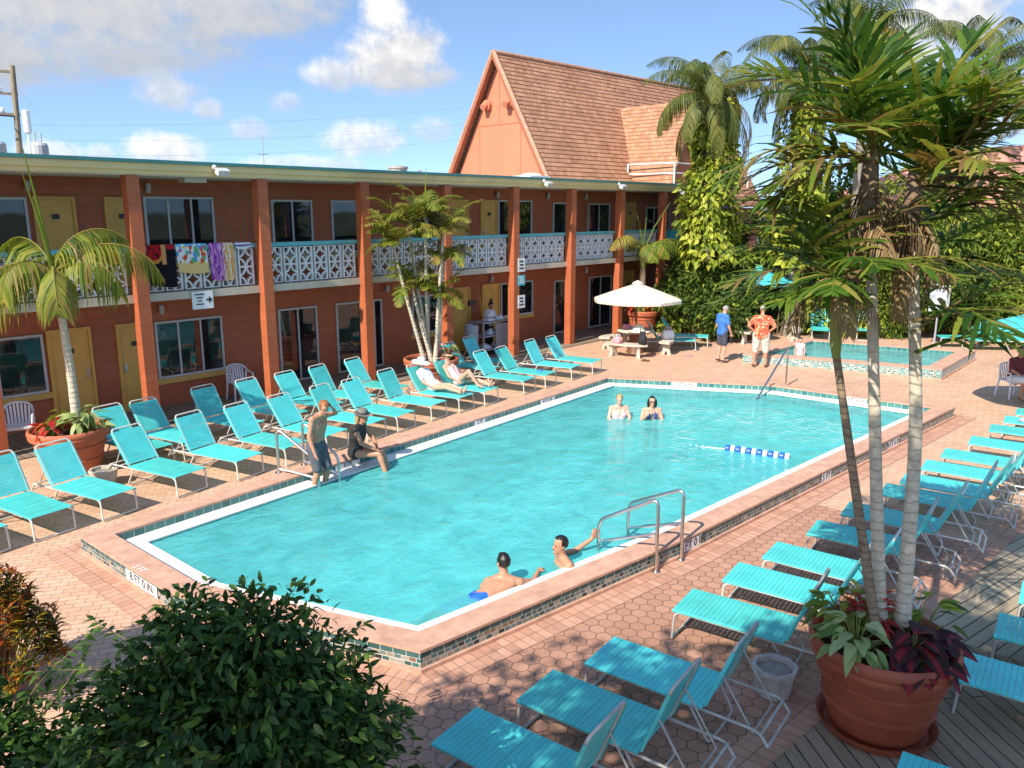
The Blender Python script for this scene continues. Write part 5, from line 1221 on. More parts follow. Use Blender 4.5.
# women standing in the water (waist deep)
wv = dict(face=(-.1,.95,-.15))
person('older woman in pale pink swimsuit standing in the pool, hair tied back', (14.15, 9.45, -.97), R(135), dict(elL=(-.25,.08,1.16), wrL=(-.16,.24,1.07), elR=(.25,.08,1.16), wrR=(.16,.24,1.07), head=(0,.05,1.60), face=(0,.9,-.3)), SKIN[2], HAIR['blond'], [('swimsuit', C['pinkc'], [('tank', .012)])], .88, .92)
t_, J, hp, H4 = person('dark haired woman in navy bikini with sunglasses standing in the pool', (14.55, 8.87, -1.00), R(130), dict(elR=(.25,.08,1.16), wrR=(.12,.24,1.34), handR=(.04,.2,1.44), elL=(-.25,.06,1.14), wrL=(-.2,.22,1.02)), SKIN[0], HAIR['dark'], [('bikini_top', C['navyb'], [('bust',)]), ('bikini_bottom', C['navyb'], [('waist',)])], .86, .92, .08)
shades(t_, hp, H4)
# two bathers at the near edge
person('dark haired man in blue trunks leaning on the near pool edge, seen from behind', (6.60, 5.97, -.66), R(-28), dict(pel=(-.34,-.14,.655), chest=(-.10,-.04,.74), neck=(.0,.02,.86), head=(.0,.05,1.02), face=(-.15,.95,.05), hipL=(-.40,-.06,.64), hipR=(-.32,-.23,.64),
       knL=(-.82,-.12,.60), anL=(-1.18,-.22,.58), toL=(-1.32,-.26,.58), knR=(-.70,-.36,.57), anR=(-1.06,-.50,.52), toR=(-1.2,-.55,.52), shL=(-.19,.06,.80), shR=(.16,-.08,.80), elR=(.36,-.02,.74), wrR=(.50,.16,.77), handR=(.58,.24,.78), elL=(-.32,.16,.60), wrL=(-.40,.34,.52)), SKIN[1], HAIR['dark'],
       [('swim_trunks', C['trunks'], [('waist',), ('leg', .026, .42)])], 1.0)
person('dark haired bather by the steel rails, turned left with one arm on the rail', (7.56, 5.82, -.68), R(62), dict(pel=(0,-.05,.40), chest=(0,.0,.70), neck=(0,.02,.87), head=(0,.05,1.02), face=(.0,.95,.02), hipL=(-.09,-.05,.38), hipR=(.09,-.05,.38), knL=(-.12,.25,.15), anL=(-.12,.05,-.22), toL=(-.12,.2,-.25), knR=(.12,.22,.12), anR=(.12,.0,-.25), toR=(.12,.15,-.28),
       shL=(-.17,.0,.81), shR=(.17,.0,.81), elR=(.26,-.27,.78), wrR=(.25,-.52,.92), handR=(.25,-.56,1.02), elL=(-.28,.15,.64), wrL=(-.14,.32,.60)), SKIN[1], HAIR['dark'], [('swim_trunks', C['navy'], [('waist',), ('leg', .02, .4)])], 1.0)
# seated man at the right edge
person('seated person in maroon shirt and pale shorts at the right photo edge', (22.33, 3.49, .40), R(140), {**SIT, 'knL': (-.14,.45,.14), 'anL': (-.16,.42,-.27), 'toL': (-.18,.58,-.32), 'knR': (.14,.45,.14), 'anR': (.16,.42,-.27), 'toR': (.18,.58,-.32), 'elL': (-.24,.16,.33), 'wrL': (-.14,.38,.22), 'elR': (.24,.16,.33), 'wrR': (.14,.38,.22)}, SKIN[1], HAIR['brown'],
       [('shirt', C['maroon'], [('torso', .018), ('sleeve', .02, .38)]), ('shorts', C['whitec'], [('waist',), ('leg', .03, .5)]), ('sandals', MAT['brown'], [('feet',)])], 1.1)
# housekeeper behind the cart
person('housekeeper in white top standing behind the grey cart on the walkway', (18.75, 17.62, .03), R(185), dict(head=(.02,.10,1.50), face=(.1,.9,-.4), neck=(0,.05,1.36), chest=(0,.03,1.19), shL=(-.17,.03,1.31), shR=(.17,.03,1.31), elL=(-.24,.10,1.06), wrL=(-.16,.30,1.06), elR=(.24,.10,1.06), wrR=(.14,.32,1.10), pel=(0,0,.90)), SKIN[1], HAIR['dark'],
       [('white_top', C['whitec'], [('torso', .018), ('sleeve', .022, .38)]), ('dark_trousers', C['navy'], [('waist',), ('leg', .022, .95)]), ('shoes', MAT['dark'], [('feet',)])], 1.0, .97)
# ------------------------------------------------------------ foliage
LEAF = dict(
 palm=leafmat('palm leaf', [(0,(.035,.075,.012)), (.45,(.12,.19,.022)), (.75,(.26,.30,.035)), (.9,(.40,.35,.06)), (1,(.32,.21,.07))], .4, .38),
 front=leafmat('dark palm leaf', [(0,(.028,.080,.012)), (.35,(.085,.18,.022)), (.6,(.19,.26,.03)), (.8,(.34,.32,.065)), (1,(.28,.17,.07))], .45, .38),
 dead=leafmat('dry palm leaf', [(0,(.16,.085,.035)), (.5,(.30,.19,.09)), (1,(.42,.30,.16))], .25, .8),
 coco=leafmat('far palm leaf', [(0,(.05,.085,.02)), (.5,(.11,.145,.03)), (.8,(.27,.25,.06)), (1,(.42,.30,.06))], .4, .4),
 bush=leafmat('dark shrub leaf', [(0,(.018,.045,.010)), (.5,(.045,.105,.017)), (.85,(.10,.19,.028)), (1,(.20,.30,.04))], .32, .33),
 croton=leafmat('croton leaf', [(0,(.03,.06,.010)), (.3,(.09,.10,.015)), (.5,(.42,.28,.02)), (.7,(.36,.07,.015)), (.85,(.45,.13,.02)), (1,(.10,.02,.012))], .3, .4),
 vine=leafmat('golden vine leaf', [(0,(.10,.16,.018)), (.35,(.26,.32,.03)), (.7,(.48,.50,.05)), (1,(.62,.60,.11))], .35, .35),
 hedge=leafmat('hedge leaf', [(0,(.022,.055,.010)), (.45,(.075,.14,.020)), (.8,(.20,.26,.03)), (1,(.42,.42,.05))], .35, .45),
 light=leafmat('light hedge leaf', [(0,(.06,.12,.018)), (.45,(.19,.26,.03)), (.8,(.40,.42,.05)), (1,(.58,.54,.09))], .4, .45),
 dumb=leafmat('pale variegated leaf', [(0,(.12,.20,.04)), (.5,(.32,.41,.13)), (1,(.52,.57,.28))], .35, .4),
 caladium=leafmat('red caladium leaf', [(0,(.022,.012,.010)), (.5,(.045,.014,.016)), (1,(.07,.02,.024))], .25, .4, vein=((.32,.022,.028),.02,.36)),
 red=leafmat('red bract', [(0,(.40,.02,.02)), (.6,(.55,.06,.03)), (1,(.35,.10,.03))], .3, .5))
TRUNK = dict(pale=trunk_mat('pale ringed palm trunk', (.46,.39,.28), (.70,.61,.47), 11), brown=trunk_mat('brown ringed palm trunk', (.17,.115,.07), (.36,.26,.17), 16), grey=trunk_mat('grey ringed palm trunk', (.17,.14,.11), (.38,.33,.27), 13))
SHEATH = mat('green crownshaft', (.17, .24, .035), .4, .3, 3, col2=(.30, .30, .06))
FINE = [False]
def leaf(q, p, d, n, L, w_, u, fold=.18, tipdrop=0):
    """one folded leaf blade, 2 x 2 faces"""
    s_ = d.cross(n); s_ = s_.normalized() if s_.length > 1e-5 else d.orthogonal().normalized(); up_ = s_.cross(d)
    if FINE[0]:
        vs = []; uv = []
        for t1, wd in ((0,.04),(.2,.72),(.45,1.0),(.72,.66),(1,.02)):
            c_ = p+d*L*t1-up_*(L*.16*t1*t1)-Vector((0,0,tipdrop*L*t1*t1)); vs += [c_+s_*w_*.5*wd+up_*fold*w_*wd*.6, c_, c_-s_*w_*.5*wd+up_*fold*w_*wd*.6]
        q.add(vs, [f for k in range(4) for f in ((3*k,3*k+1,3*k+4,3*k+3), (3*k+1,3*k+2,3*k+5,3*k+4))], 0, [[(u,.5)]*4]*8); return
    m_ = p+d*L*.5-up_*fold*w_*.0; tip = p+d*L-Vector((0,0,tipdrop*L))
    a, b_ = p+d*L*.42+s_*w_*.5+up_*fold*w_, p+d*L*.42-s_*w_*.5+up_*fold*w_
    q.add([p, a, tip, b_, m_], [(0,1,4), (1,2,4), (4,2,3), (0,4,3)], 0, [[(u,0),(u,1),(u,.0)], [(u,1),(u,1),(u,0)], [(u,0),(u,1),(u,1)], [(u,0),(u,0),(u,1)]])
def rv(r_): return Vector((r_.gauss(0,1), r_.gauss(0,1), r_.gauss(0,1))).normalized()
def clump(q, r_, c, rad, n, L, w_, tone=.5, spread=.28, shell=.55, droop=.25, upb=.35, wob=.3):
    """leaves through a lumpy ellipsoid, denser near its surface"""
    c = Vector(c); rad = Vector(rad)
    for _ in range(n):
        d = rv(r_); k = (shell+(1-shell)*r_.random()**.7)*(1+wob*noise.noise(d*2.1+c))
        p = c+Vector((d.x*rad.x, d.y*rad.y, d.z*rad.z))*k
        o = (d+rv(r_)*.8+Vector((0,0,-droop))).normalized(); nn = (d*.6+Vector((0,0,upb))+rv(r_)*.6).normalized()
        s_ = r_.uniform(.65, 1.25); leaf(q, p, o, nn, L*s_, w_*s_, min(.999, max(0, r_.gauss(tone, spread))), .18, r_.uniform(0, .3))
def frond(q, p0, azm, el0, length, bend, nl=34, ll=.45, lw=.035, tone=.45, spread=.2, ldroop=.5, vee=.35, fwd=.55, seed=0, rad=.014, start=.14, rach_u=None, curl=0, plume=.0):
    r_ = random.Random(seed); K = 16; pts = [Vector(p0)]; dirs = []; e = el0; a = azm; tip = r_.uniform(-.1, .1)
    for k in range(K):
        t_ = k/K; e2 = e-bend*(t_**1.3)*1.0; d = Vector((math.cos(a)*math.cos(e2), math.sin(a)*math.cos(e2), math.sin(e2))); dirs.append(d); pts.append(pts[-1]+d*length/K); a += (tip+curl)/K
    dirs.append(dirs[-1])
    q.tube(pts, [rad*(1-.85*k/K)+.002 for k in range(K+1)], 5, 0, False, rach_u if rach_u is not None else min(.95, tone+.25))
    for i in range(nl):
        t_ = start+(1-start)*(i+.5)/nl; f_ = t_*K; k = min(K-1, int(f_)); p = pts[k].lerp(pts[k+1], f_-k); d = dirs[k].lerp(dirs[k+1], f_-k).normalized()
        side = d.cross(Vector((0,0,1))); side = side.normalized() if side.length > 1e-3 else Vector((1,0,0)); nrm = side.cross(d)
        pl = (math.sin(math.pi*min(1, (t_-start)/(1-start)*.86+.14)))**.55*(1-.25*t_)
        for s_ in (-1, 1):
            if r_.random() < .03: continue
            L = ll*pl*r_.uniform(.85, 1.12); fw_ = fwd*(.6+.9*t_); dl = (side*s_+d*fw_+nrm*(vee+r_.uniform(-1,1)*plume)+rv(r_)*.09).normalized()
            u = min(.999, max(0, r_.gauss(tone, spread)+.15*max(0, t_-.75))); q0 = p; prev = None; segs = 3; wd = lw*r_.uniform(.8, 1.15)
            vs = []; uvs = []
            for m_ in range(segs+1):
                tt_ = m_/segs; ww = wd*(.55, 1.0, .72, .06)[m_]; ln = dl.cross(nrm).normalized() if dl.cross(nrm).length > 1e-4 else d
                up_ = nrm*0.25*ww; vs += [q0+ln*ww*.5, q0-ln*ww*.5]; uvs += [(u, tt_), (u, tt_)]
                dl = (dl+Vector((0,0,-ldroop*L*(.5+tt_)))).normalized(); q0 = q0+dl*L/segs
            q.add(vs, [(2*m_, 2*m_+1, 2*m_+3, 2*m_+2) for m_ in range(segs)], 0, [[uvs[2*m_], uvs[2*m_+1], uvs[2*m_+3], uvs[2*m_+2]] for m_ in range(segs)])
    return pts
def trunk(parent, pts, r0, r1, m, bulge=.0, n=14, name='trunk'):
    q = MB(); P = [Vector(p) for p in pts]; fine = []
    for i in range(len(P)-1):
        for k in range(8): fine.append(P[i].lerp(P[i+1], k/8))
    fine.append(P[-1])
    for _ in range(4): fine = [fine[0]]+[(fine[i-1]+fine[i]*2+fine[i+1])/4 for i in range(1, len(fine)-1)]+[fine[-1]]
    N = len(fine); q.tube(fine, [(r0+(r1-r0)*i/(N-1)+bulge*math.exp(-(i/(N-1)*9)**2))*(1+.03*math.sin(i*1.7)) for i in range(N)], n); return q.build(name, m, parent, 60)
def fronds(parent, items, m, name='frond'):
    """items: keyword dicts for frond(); each frond is its own mesh"""
    for i, kw in enumerate(items):
        q = MB(); frond(q, **kw); q.build(kw.get('name_', name), m, parent)
# --- potted palm at left
x, y = POTS['left']
pm = thing('potted_palm', 'single stem palm with drooping yellow green fronds in the left pot', 'palm', (x+.03, y-.02, .72))
trunk(pm, [(.10,-.02,0), (.09,-.02,1.0), (.06,.0,2.02)], .085, .062, TRUNK['pale'], .03)
q = MB(); q.tube([(.06,.0,1.98), (.055,.0,2.2), (.04,.0,2.5), (.02,.0,2.85)], [.07,.10,.085,.04], 12); q.build('crownshaft', SHEATH, pm, 60)
cc = (.03, .0, 2.75); sp = []
for i, (a, e, L, b_) in enumerate(((-42, 46, 2.15, 2.3), (-25, 76, 1.6, 2.4), (140, 30, 1.6, 2.6), (175, 8, 1.3, 1.9), (208, 38, 1.5, 2.6), (60, 45, 1.5, 2.1), (110, 65, 1.5, 2.2), (250, 20, 1.5, 2.1), (300, 35, 1.6, 2.4))):
    sp.append(dict(p0=cc, azm=R(a), el0=R(e), length=L, bend=b_*.95, nl=38, ll=.95, lw=.036, tone=(.70,.62,.66,.80,.75,.55,.6,.8,.7)[i], spread=.2, ldroop=1.7, vee=.0, fwd=.75, seed=i+3))
fronds(pm, sp, LEAF['palm'])
for (a, L, off) in ((115, 2.0, .0), (128, 1.6, .06)):
    q = MB(); q.tube([Vector(cc)-Vector((0,0,.2)), Vector(cc)+Vector((math.cos(R(a))*.12*L, math.sin(R(a))*.05, L*.5)), Vector(cc)+Vector((math.cos(R(a))*.26*L, math.sin(R(a))*.1+off, L))], [.035,.022,.006], 6, 0, True, .55); q.build('spear_leaf', LEAF['palm'], pm)
# --- slender clump in the middle pot
x, y = POTS['mid']
pm = thing('potted_palm', 'clump of five slender palms with leafy green heads in the middle pot', 'palm', (x, y, .72)); r5 = random.Random(5)
for i, (bx, by, tx, ty, tz) in enumerate(((-.22,.02,-.85,.35,2.9), (-.10,-.12,-.40,.2,1.85), (.0,.1,-.12,-.02,3.6), (.22,-.10,.20,-.1,1.6), (.30,.05,.50,-.02,2.5), (-.05,-.2,.22,-.3,3.2), (.1,.1,-.45,.3,3.4))):
    trunk(pm, [(bx,by,0), ((bx+tx)/2-.03,(by+ty)/2,tz*.5), (tx,ty,tz)], .05, .035, TRUNK['pale'], .02, 10)
    its = []
    for k in range(11):
        a = 2*math.pi*k/11+r5.uniform(-.3,.3)+i; its.append(dict(p0=(tx,ty,tz), azm=a, el0=R(r5.uniform(15,75)), length=r5.uniform(.8,1.4), bend=r5.uniform(.8,1.9), nl=30, ll=.38, lw=.034, tone=r5.uniform(.55,.85) if k < 9 else .9, spread=.2, ldroop=r5.uniform(.4,1.6), vee=.2, plume=.35, fwd=.85, seed=100+i*10+k))
    fronds(pm, its, LEAF['palm'])
    if i < 3:
        q = MB(); q.tube([(tx,ty,tz), (tx+.02,ty,tz+.6), (tx+.06*(i-1),ty,tz+1.15)], [.025,.018,.006], 6, 0, True, .8); q.build('spear_leaf', LEAF['palm'], pm)
# --- far pot palm
x, y = POTS['far']
pm = thing('potted_palm', 'stout palm with hanging fronds behind the cream parasol', 'palm', (x, y, .75))
trunk(pm, [(0,0,0), (.0,.0,.9), (-.03,.0,1.7)], .13, .11, TRUNK['brown'], .03)
cc = (-.03, 0, 2.2); q = MB(); q.tube([(-.03,0,1.65), (-.03,0,2.0), (-.03,0,2.4)], [.12,.14,.06], 10); q.build('crownshaft', SHEATH, pm, 60)
its = [dict(p0=cc, azm=R(a), el0=R(e), length=L*1.2, bend=b_*.85, nl=34, ll=.72, lw=.05, tone=tn, spread=.2, ldroop=1.5, vee=.05, seed=i+300) for i, (a, e, L, b_, tn) in enumerate(((150,42,2.2,2.4,.72), (-40,45,2.0,2.7,.62), (225,40,1.5,2.6,.6), (250,50,1.5,2.9,.55), (-75,48,1.6,2.9,.5), (20,40,1.6,2.5,.5), (90,50,1.6,2.3,.45), (175,55,1.9,2.6,.9), (-15,40,2.1,2.7,.7)))]
fronds(pm, its, LEAF['palm'])
for dx, L in ((-.35,1.9), (.75,1.8), (.05,1.3)):
    q = MB(); q.tube([cc, Vector(cc)+Vector((dx*.4,-dx*.3,L*.5)), Vector(cc)+Vector((dx,-dx*.8,L))], [.035,.025,.01], 6, 0, True, .6); q.build('spear_leaf', LEAF['palm'], pm)
# --- big three stemmed palm in front
x, y = POTS['front']; fx, fy = Vector((.664,-.748,0)), Vector((.748,.664,0))     # picture right and picture depth on the ground
pm = thing('potted_palm', 'big three stemmed palm with shaggy crown in the front pot', 'palm', (x, y, .78))
def L2(r_, d, z): return tuple(fx*r_+fy*d+Vector((0,0,z)))
STEMS = [(L2(-.06,-.06,0), L2(-.32,.02,1.25), L2(-.61,.05,2.58), .046, .030, 'brown'), (L2(.02,.10,.0), L2(-.20,.12,1.9), L2(-.44,.12,3.95), .060, .036, 'pale'), (L2(.18,.06,0), L2(.13,.08,1.9), L2(-.10,.10,3.75), .066, .038, 'pale')]
for i, (a, b_, c_, r0, r1, tm) in enumerate(STEMS):
    trunk(pm, [a, b_, c_], r0, r1, TRUNK[tm], .012, 16)
q = MB(); q.tube([L2(-.607,.05,2.55), L2(-.622,.05,2.68), L2(-.64,.06,2.9), L2(-.66,.06,3.12), L2(-.68,.06,3.34)], [.032,.047,.043,.037,.022], 14); q.build('crownshaft', SHEATH, pm, 60)
def hd_(deg):   # heading measured in the picture: 0 right, 90 away, 180 left
    v = fx*math.cos(R(deg))+fy*math.sin(R(deg)); return math.atan2(v.y, v.x)
r8 = random.Random(8); its = []
ca = L2(-.68,.06,3.2)
for i, (a, e, L, b_, tn) in enumerate(((182,62,1.0,1.9,.40), (160,35,.9,2.0,.3), (205,50,.95,2.0,.5), (228,70,.9,2.0,.5), (5,44,1.3,1.7,.55), (338,22,1.25,1.5,.45), (352,58,1.2,1.9,.7), (60,45,.9,1.9,.3), (110,60,.9,1.8,.25), (270,35,.8,2.2,.25), (300,22,1.05,1.6,.45), (250,15,.8,1.6,.3), (195,15,.95,1.6,.6))):
    its.append(dict(p0=ca, azm=hd_(a), el0=R(e), length=L, bend=b_*.52, nl=15, ll=.50, lw=.044, tone=tn+.1, spread=.22, ldroop=.5, vee=.2, plume=.25, fwd=.85, seed=500+i))
for (tip, base_i) in ((STEMS[1][2], 1), (STEMS[2][2], 2)):
    c_ = (tip[0], tip[1], tip[2]+.15)
    A = ((172,62,1.7,1.2,.28), (196,38,1.5,1.9,.42), (152,74,1.5,.9,.25), (178,20,1.35,2.0,.6), (210,5,1.1,1.5,.72), (120,80,1.3,.7,.3), (70,72,1.1,1.0,.3), (228,48,1.0,2.0,.5), (244,25,1.0,1.9,.7), (330,40,1.1,1.5,.4), (300,40,1.1,1.9,.6), (150,50,1.4,1.5,.3), (205,75,1.3,1.3,.35), (188,-15,1.1,.9,.85), (165,5,1.2,1.4,.8), (345,20,1.1,1.6,.5)) if base_i == 1 else \
        ((14,58,1.7,1.5,.4), (4,34,1.7,1.6,.6), (350,18,1.7,1.4,.75), (336,2,1.5,1.2,.8), (32,52,1.4,1.3,.32), (75,60,1.1,.9,.28), (150,40,1.0,1.7,.45), (320,45,1.3,1.8,.6), (290,58,1.1,1.8,.4), (268,25,1.0,1.8,.7), (8,-8,1.5,1.0,.88), (345,48,1.5,1.4,.4), (22,12,1.6,1.4,.7), (358,50,1.6,1.5,.5), (355,-20,1.3,.7,.85), (12,66,1.4,1.0,.35))
    for i, (a, e, L, b_, tn) in enumerate(A):
        its.append(dict(p0=c_, azm=hd_(a+r8.uniform(-10,10)), el0=R(min(84,e+8+r8.uniform(-8,8))), length=L*.92, bend=b_*.62, nl=15, ll=.66, lw=.052, tone=tn+.02, spread=.27, ldroop=.35, vee=r8.uniform(.15,.45), plume=.40, fwd=r8.uniform(.7,1.1), seed=600+base_i*40+i, curl=r8.uniform(-.35,.35)))
# low offshoots between the stems, older and browner
for i, (r_, d, z, a, e, L, b_, tn) in enumerate(((-.02,.05,2.75,10,35,1.45,1.4,.85), (-.02,.05,2.85,345,15,1.5,1.1,.95), (-.34,.1,2.95,205,30,1.1,1.9,.55), (.0,.0,2.6,325,30,1.1,1.7,.45), (-.36,.05,3.0,170,20,1.3,1.6,.7), (-.02,.06,3.0,25,25,1.4,1.4,.6), (.05,-.05,2.9,275,20,.9,1.6,.45), (-.06,.05,3.35,5,30,1.5,1.4,.6), (-.08,.1,3.5,335,45,1.3,1.5,.6), (-.4,.1,3.5,190,35,1.2,1.5,.5), (-.06,.1,3.45,30,45,1.4,1.3,.5))):
    its.append(dict(p0=L2(r_,d,z), azm=hd_(a), el0=R(e), length=L, bend=b_*.6, nl=14, ll=.58, lw=.046, tone=tn-.2, spread=.22, ldroop=.6, vee=.25, plume=.35, fwd=.95, seed=780+i))
fronds(pm, its, LEAF['front'])
# hanging dead skirts under the two tall heads
for si, tip in enumerate((STEMS[1][2], STEMS[2][2])):
    for k in range(8):
        a = 2*math.pi*k/8+si; q = MB(); frond(q, (tip[0], tip[1], tip[2]-r8.uniform(0,.35)), a, R(r8.uniform(-55, 10)), r8.uniform(.4, .75), 1.3, 13, .30, .016, .5, .3, 3.4, -.1, 1.1, 900+si*20+k, .012); q.build('dead_frond', LEAF['dead'], pm)
    q = MB()
    for k in range(48):
        a = r8.uniform(0, 6.28); p = Vector((tip[0], tip[1], tip[2]-r8.uniform(.0,.3))); d = Vector((math.cos(a), math.sin(a), -.4)); L = r8.uniform(.2,.5)
        q.tube([p, p+d*.12, p+d*.2+Vector((0,0,-L*.5)), p+d*.2+Vector((r8.uniform(-.06,.06), r8.uniform(-.06,.06), -L))], [.005,.006,.005,.002], 4, 0, False, r8.random())
    q.build('hanging_fibres', LEAF['dead'], pm)
    q = MB(); q.tube([(tip[0],tip[1],tip[2]-.55), (tip[0],tip[1],tip[2]-.1), (tip[0],tip[1],tip[2]+.3)], [.042,.075,.045], 10); q.build('fibre_sheath', MAT['bark'], pm, 60)
for k in range(5):
    q = MB(); a = hd_((200,330,270,20,140)[k]); frond(q, ca, a, R(-20), .6, 1.2, 12, .3, .02, .5, .3, 3, -.1, 1, 970+k, .008); q.build('dead_frond', LEAF['dead'], pm)
# --- plants in the pots
def plant(name, label, cat, loc, n, L, w_, m, rad, tone, seed, upk=.5, stem=True, grp=None, aim=None):
    r_ = random.Random(seed); t_ = thing(name, label, cat, loc, 0, grp); q = MB(); sq = MB()
    for i in range(n):
        a = r_.uniform(0, 2*math.pi); k = r_.random()**.6; bp = Vector((math.cos(a)*rad[0]*.25*k, math.sin(a)*rad[1]*.25*k, 0)); tp = Vector((math.cos(a)*rad[0]*k, math.sin(a)*rad[1]*k, rad[2]*(1-.65*k*k)*r_.uniform(.65, 1.1)))
        sq.tube([bp, bp.lerp(tp, .5)+Vector((0,0,.06)), tp], [.006,.005,.003], 4)
        o = Vector((math.cos(a), math.sin(a), r_.uniform(-.7, upk))).normalized(); s_ = r_.uniform(.7, 1.2); p = tp
        d = o; nn = Vector((0,0,1))+rv(r_)*.35; sd_ = d.cross(nn).normalized(); up_ = sd_.cross(d); u = min(.99, max(0, r_.gauss(tone, .25))); LL, WW = L*s_, w_*s_
        prof = ((0,.12),(.12,.72),(.3,1.0),(.55,.82),(.8,.42),(1.0,.02)); vs = []; uv = []
        for (t1, wd) in prof:
            cpt = p+d*LL*t1-Vector((0,0,LL*.35*t1*t1)); vs += [cpt+sd_*WW*.5*wd+up_*WW*.14*wd, cpt, cpt-sd_*WW*.5*wd+up_*WW*.14*wd]; uv += [(u,.95*wd),(u,.0),(u,.95*wd)]
        fs = []
        for k2 in range(len(prof)-1):
            b0 = 3*k2; fs += [(b0,b0+1,b0+4,b0+3), (b0+1,b0+2,b0+5,b0+4)]
        q.add(vs, fs, 0, [[uv[v] for v in f] for f in fs])
    q.build('leaves', LEAF[m], t_, 80); sq.build('stems', SHEATH, t_, 60); return t_
fp = POTS['front']
def fpos(r_, d): v = fx*r_+fy*d; return (fp[0]+v.x, fp[1]+v.y, .80)
plant('caladium', 'dark caladium with red veined leaves at the front of the big pot', 'plant', fpos(.12,-.24), 46, .21, .20, 'caladium', (.27,.27,.24), .5, 1, .3)
plant('caladium', 'dark caladium with red leaves right among the trunks in the big pot', 'plant', fpos(.30,-.06), 34, .22, .18, 'caladium', (.22,.22,.16), .5, 2, .3)
plant('variegated_plant', 'pale green variegated plant drooping over the left rim of the big pot', 'plant', fpos(-.30,-.14), 46, .20, .10, 'dumb', (.26,.26,.34), .6, 3, .4)
plant('bromeliad', 'red topped bromeliad behind the leftmost trunk in the big pot', 'plant', fpos(-.12,.08), 44, .18, .06, 'red', (.17,.17,.44), .4, 4, .9)
plant('broadleaf_plant', 'yellow green broadleaf plant at the back left of the big pot', 'plant', fpos(-.22,.34), 30, .18, .09, 'light', (.22,.22,.42), .6, 5, .6)
plant('broadleaf_plant', 'single tall green leaf plant at the right rim of the big pot', 'plant', fpos(.40,.16), 14, .24, .10, 'hedge', (.26,.26,.36), .8, 6, .7)
lp = POTS['left']
plant('variegated_plant', 'pale green leafy plant at the right of the left palm pot', 'plant', (lp[0]+.16, lp[1]-.30, .72), 46, .24, .11, 'dumb', (.34,.3,.42), .5, 11, .5)
plant('bromeliad', 'red rosette plant at the left of the left palm pot', 'plant', (lp[0]-.30, lp[1]-.06, .72), 34, .22, .09, 'red', (.24,.24,.30), .3, 12, .5)
plant('broadleaf_plant', 'small green plant behind the left palm trunk in its pot', 'plant', (lp[0]-.02, lp[1]+.22, .72), 30, .2, .09, 'light', (.3,.2,.36), .4, 13, .6)
mp_ = POTS['mid']
plant('bromeliad', 'red leafed plant among the slender palm stems of the middle pot', 'plant', (mp_[0]+.25, mp_[1]-.25, .72), 24, .26, .09, 'red', (.2,.2,.40), .3, 14, .7)
plant('broadleaf_plant', 'dry yellow leafed plant at the right of the middle pot', 'plant', (mp_[0]+.45, mp_[1]-.2, .72), 30, .22, .08, 'light', (.2,.2,.35), .7, 15, .6)
f2 = POTS['far']
plant('bromeliad', 'orange red leafed plant at the left of the far pot', 'plant', (f2[0]-.42, f2[1]-.1, .78), 34, .34, .12, 'red', (.3,.3,.42), .5, 16, .6)
plant('broadleaf_plant', 'yellow leafed plant at the right of the far pot', 'plant', (f2[0]+.38, f2[1]-.25, .78), 36, .34, .12, 'vine', (.36,.3,.5), .6, 17, .6)
plant('caladium', 'rust brown leafy plant spilling over the far pot beside the pole', 'plant', (f2[0]+.1, f2[1]-.5, .70), 40, .26, .12, 'croton', (.25,.22,.45), .75, 18, .5)
plant('potted_shrub', 'small green plant on the second picnic table', 'plant', (26.6, 12.1, .745), 24, .22, .08, 'hedge', (.16,.16,.3), .5, 19, .8)

# --- shrubs
def shrub(name, label, loc, clumps, m, L, w_, seed, stems=6, grp=None, cat='shrub', twig=None, **kw):
    r_ = random.Random(seed); t_ = thing(name, label, cat, loc, 0, grp); q = MB()
    for (c, rad, n, tone) in clumps: clump(q, r_, c, rad, n, L, w_, tone, **kw)
    q.build('foliage', LEAF[m], t_)
    q = MB()
    for i in range(stems):
        c, rad, n, tone = clumps[i % len(clumps)]; a = r_.uniform(0, 6.28)
        e = Vector(c)+Vector((math.cos(a)*rad[0]*.5, math.sin(a)*rad[1]*.5, rad[2]*.4)); b_ = Vector((math.cos(a)*.12, math.sin(a)*.12, 0))
        q.tube([b_, b_.lerp(e, .5)+rv(r_)*.1, e], [.035,.022,.008], 6)
        for k in range(4):
            s0 = b_.lerp(e, r_.uniform(.35,.9)); q.tube([s0, s0+(rv(r_)+Vector((0,0,.5))).normalized()*rad[0]*.6], [.012,.004], 4)
    q.build('stems', twig or MAT['bark'], t_); return t_
FINE[0] = True
rb = random.Random(21); cl = []
for (r_, d, z, R_, n) in ((-.05,.0,1.45,.66,3400), (-.50,.05,1.25,.56,2300), (.40,-.05,1.25,.58,2500), (.1,-.2,.95,.85,2800), (.68,-.25,.72,.52,1800), (-.62,-.25,.72,.62,1800), (.10,.15,1.90,.36,1100), (-.32,.10,1.80,.34,900), (-.86,.05,1.12,.24,240), (.42,0,1.66,.34,900), (-.72,.1,1.55,.22,220), (-1.0,.1,1.25,.16,90), (.62,.05,1.40,.3,480), (.05,.1,2.0,.2,160), (-.3,.1,2.08,.2,220), (-.8,-.15,.7,.4,500)):
    v = fx*r_+fy*d; cl.append(((v.x, v.y, z), (R_, R_, R_*.72), n, rb.uniform(.36,.5)))
shrub('garden_shrub', 'big dark green leafy shrub in the left foreground', (2.16, 4.18, 0), cl, 'bush', .088, .036, 33, 14, None, shell=.4, wob=.9)
cl = []
for (r_, d, z, R_, n) in ((0,0,1.0,.55,2600), (-.35,0,1.1,.55,2200), (.25,-.15,.6,.5,1700), (-.2,-.2,.5,.7,1800)):
    v = fx*r_+fy*d; cl.append(((v.x, v.y, z), (R_, R_, R_*.8), n, .45))
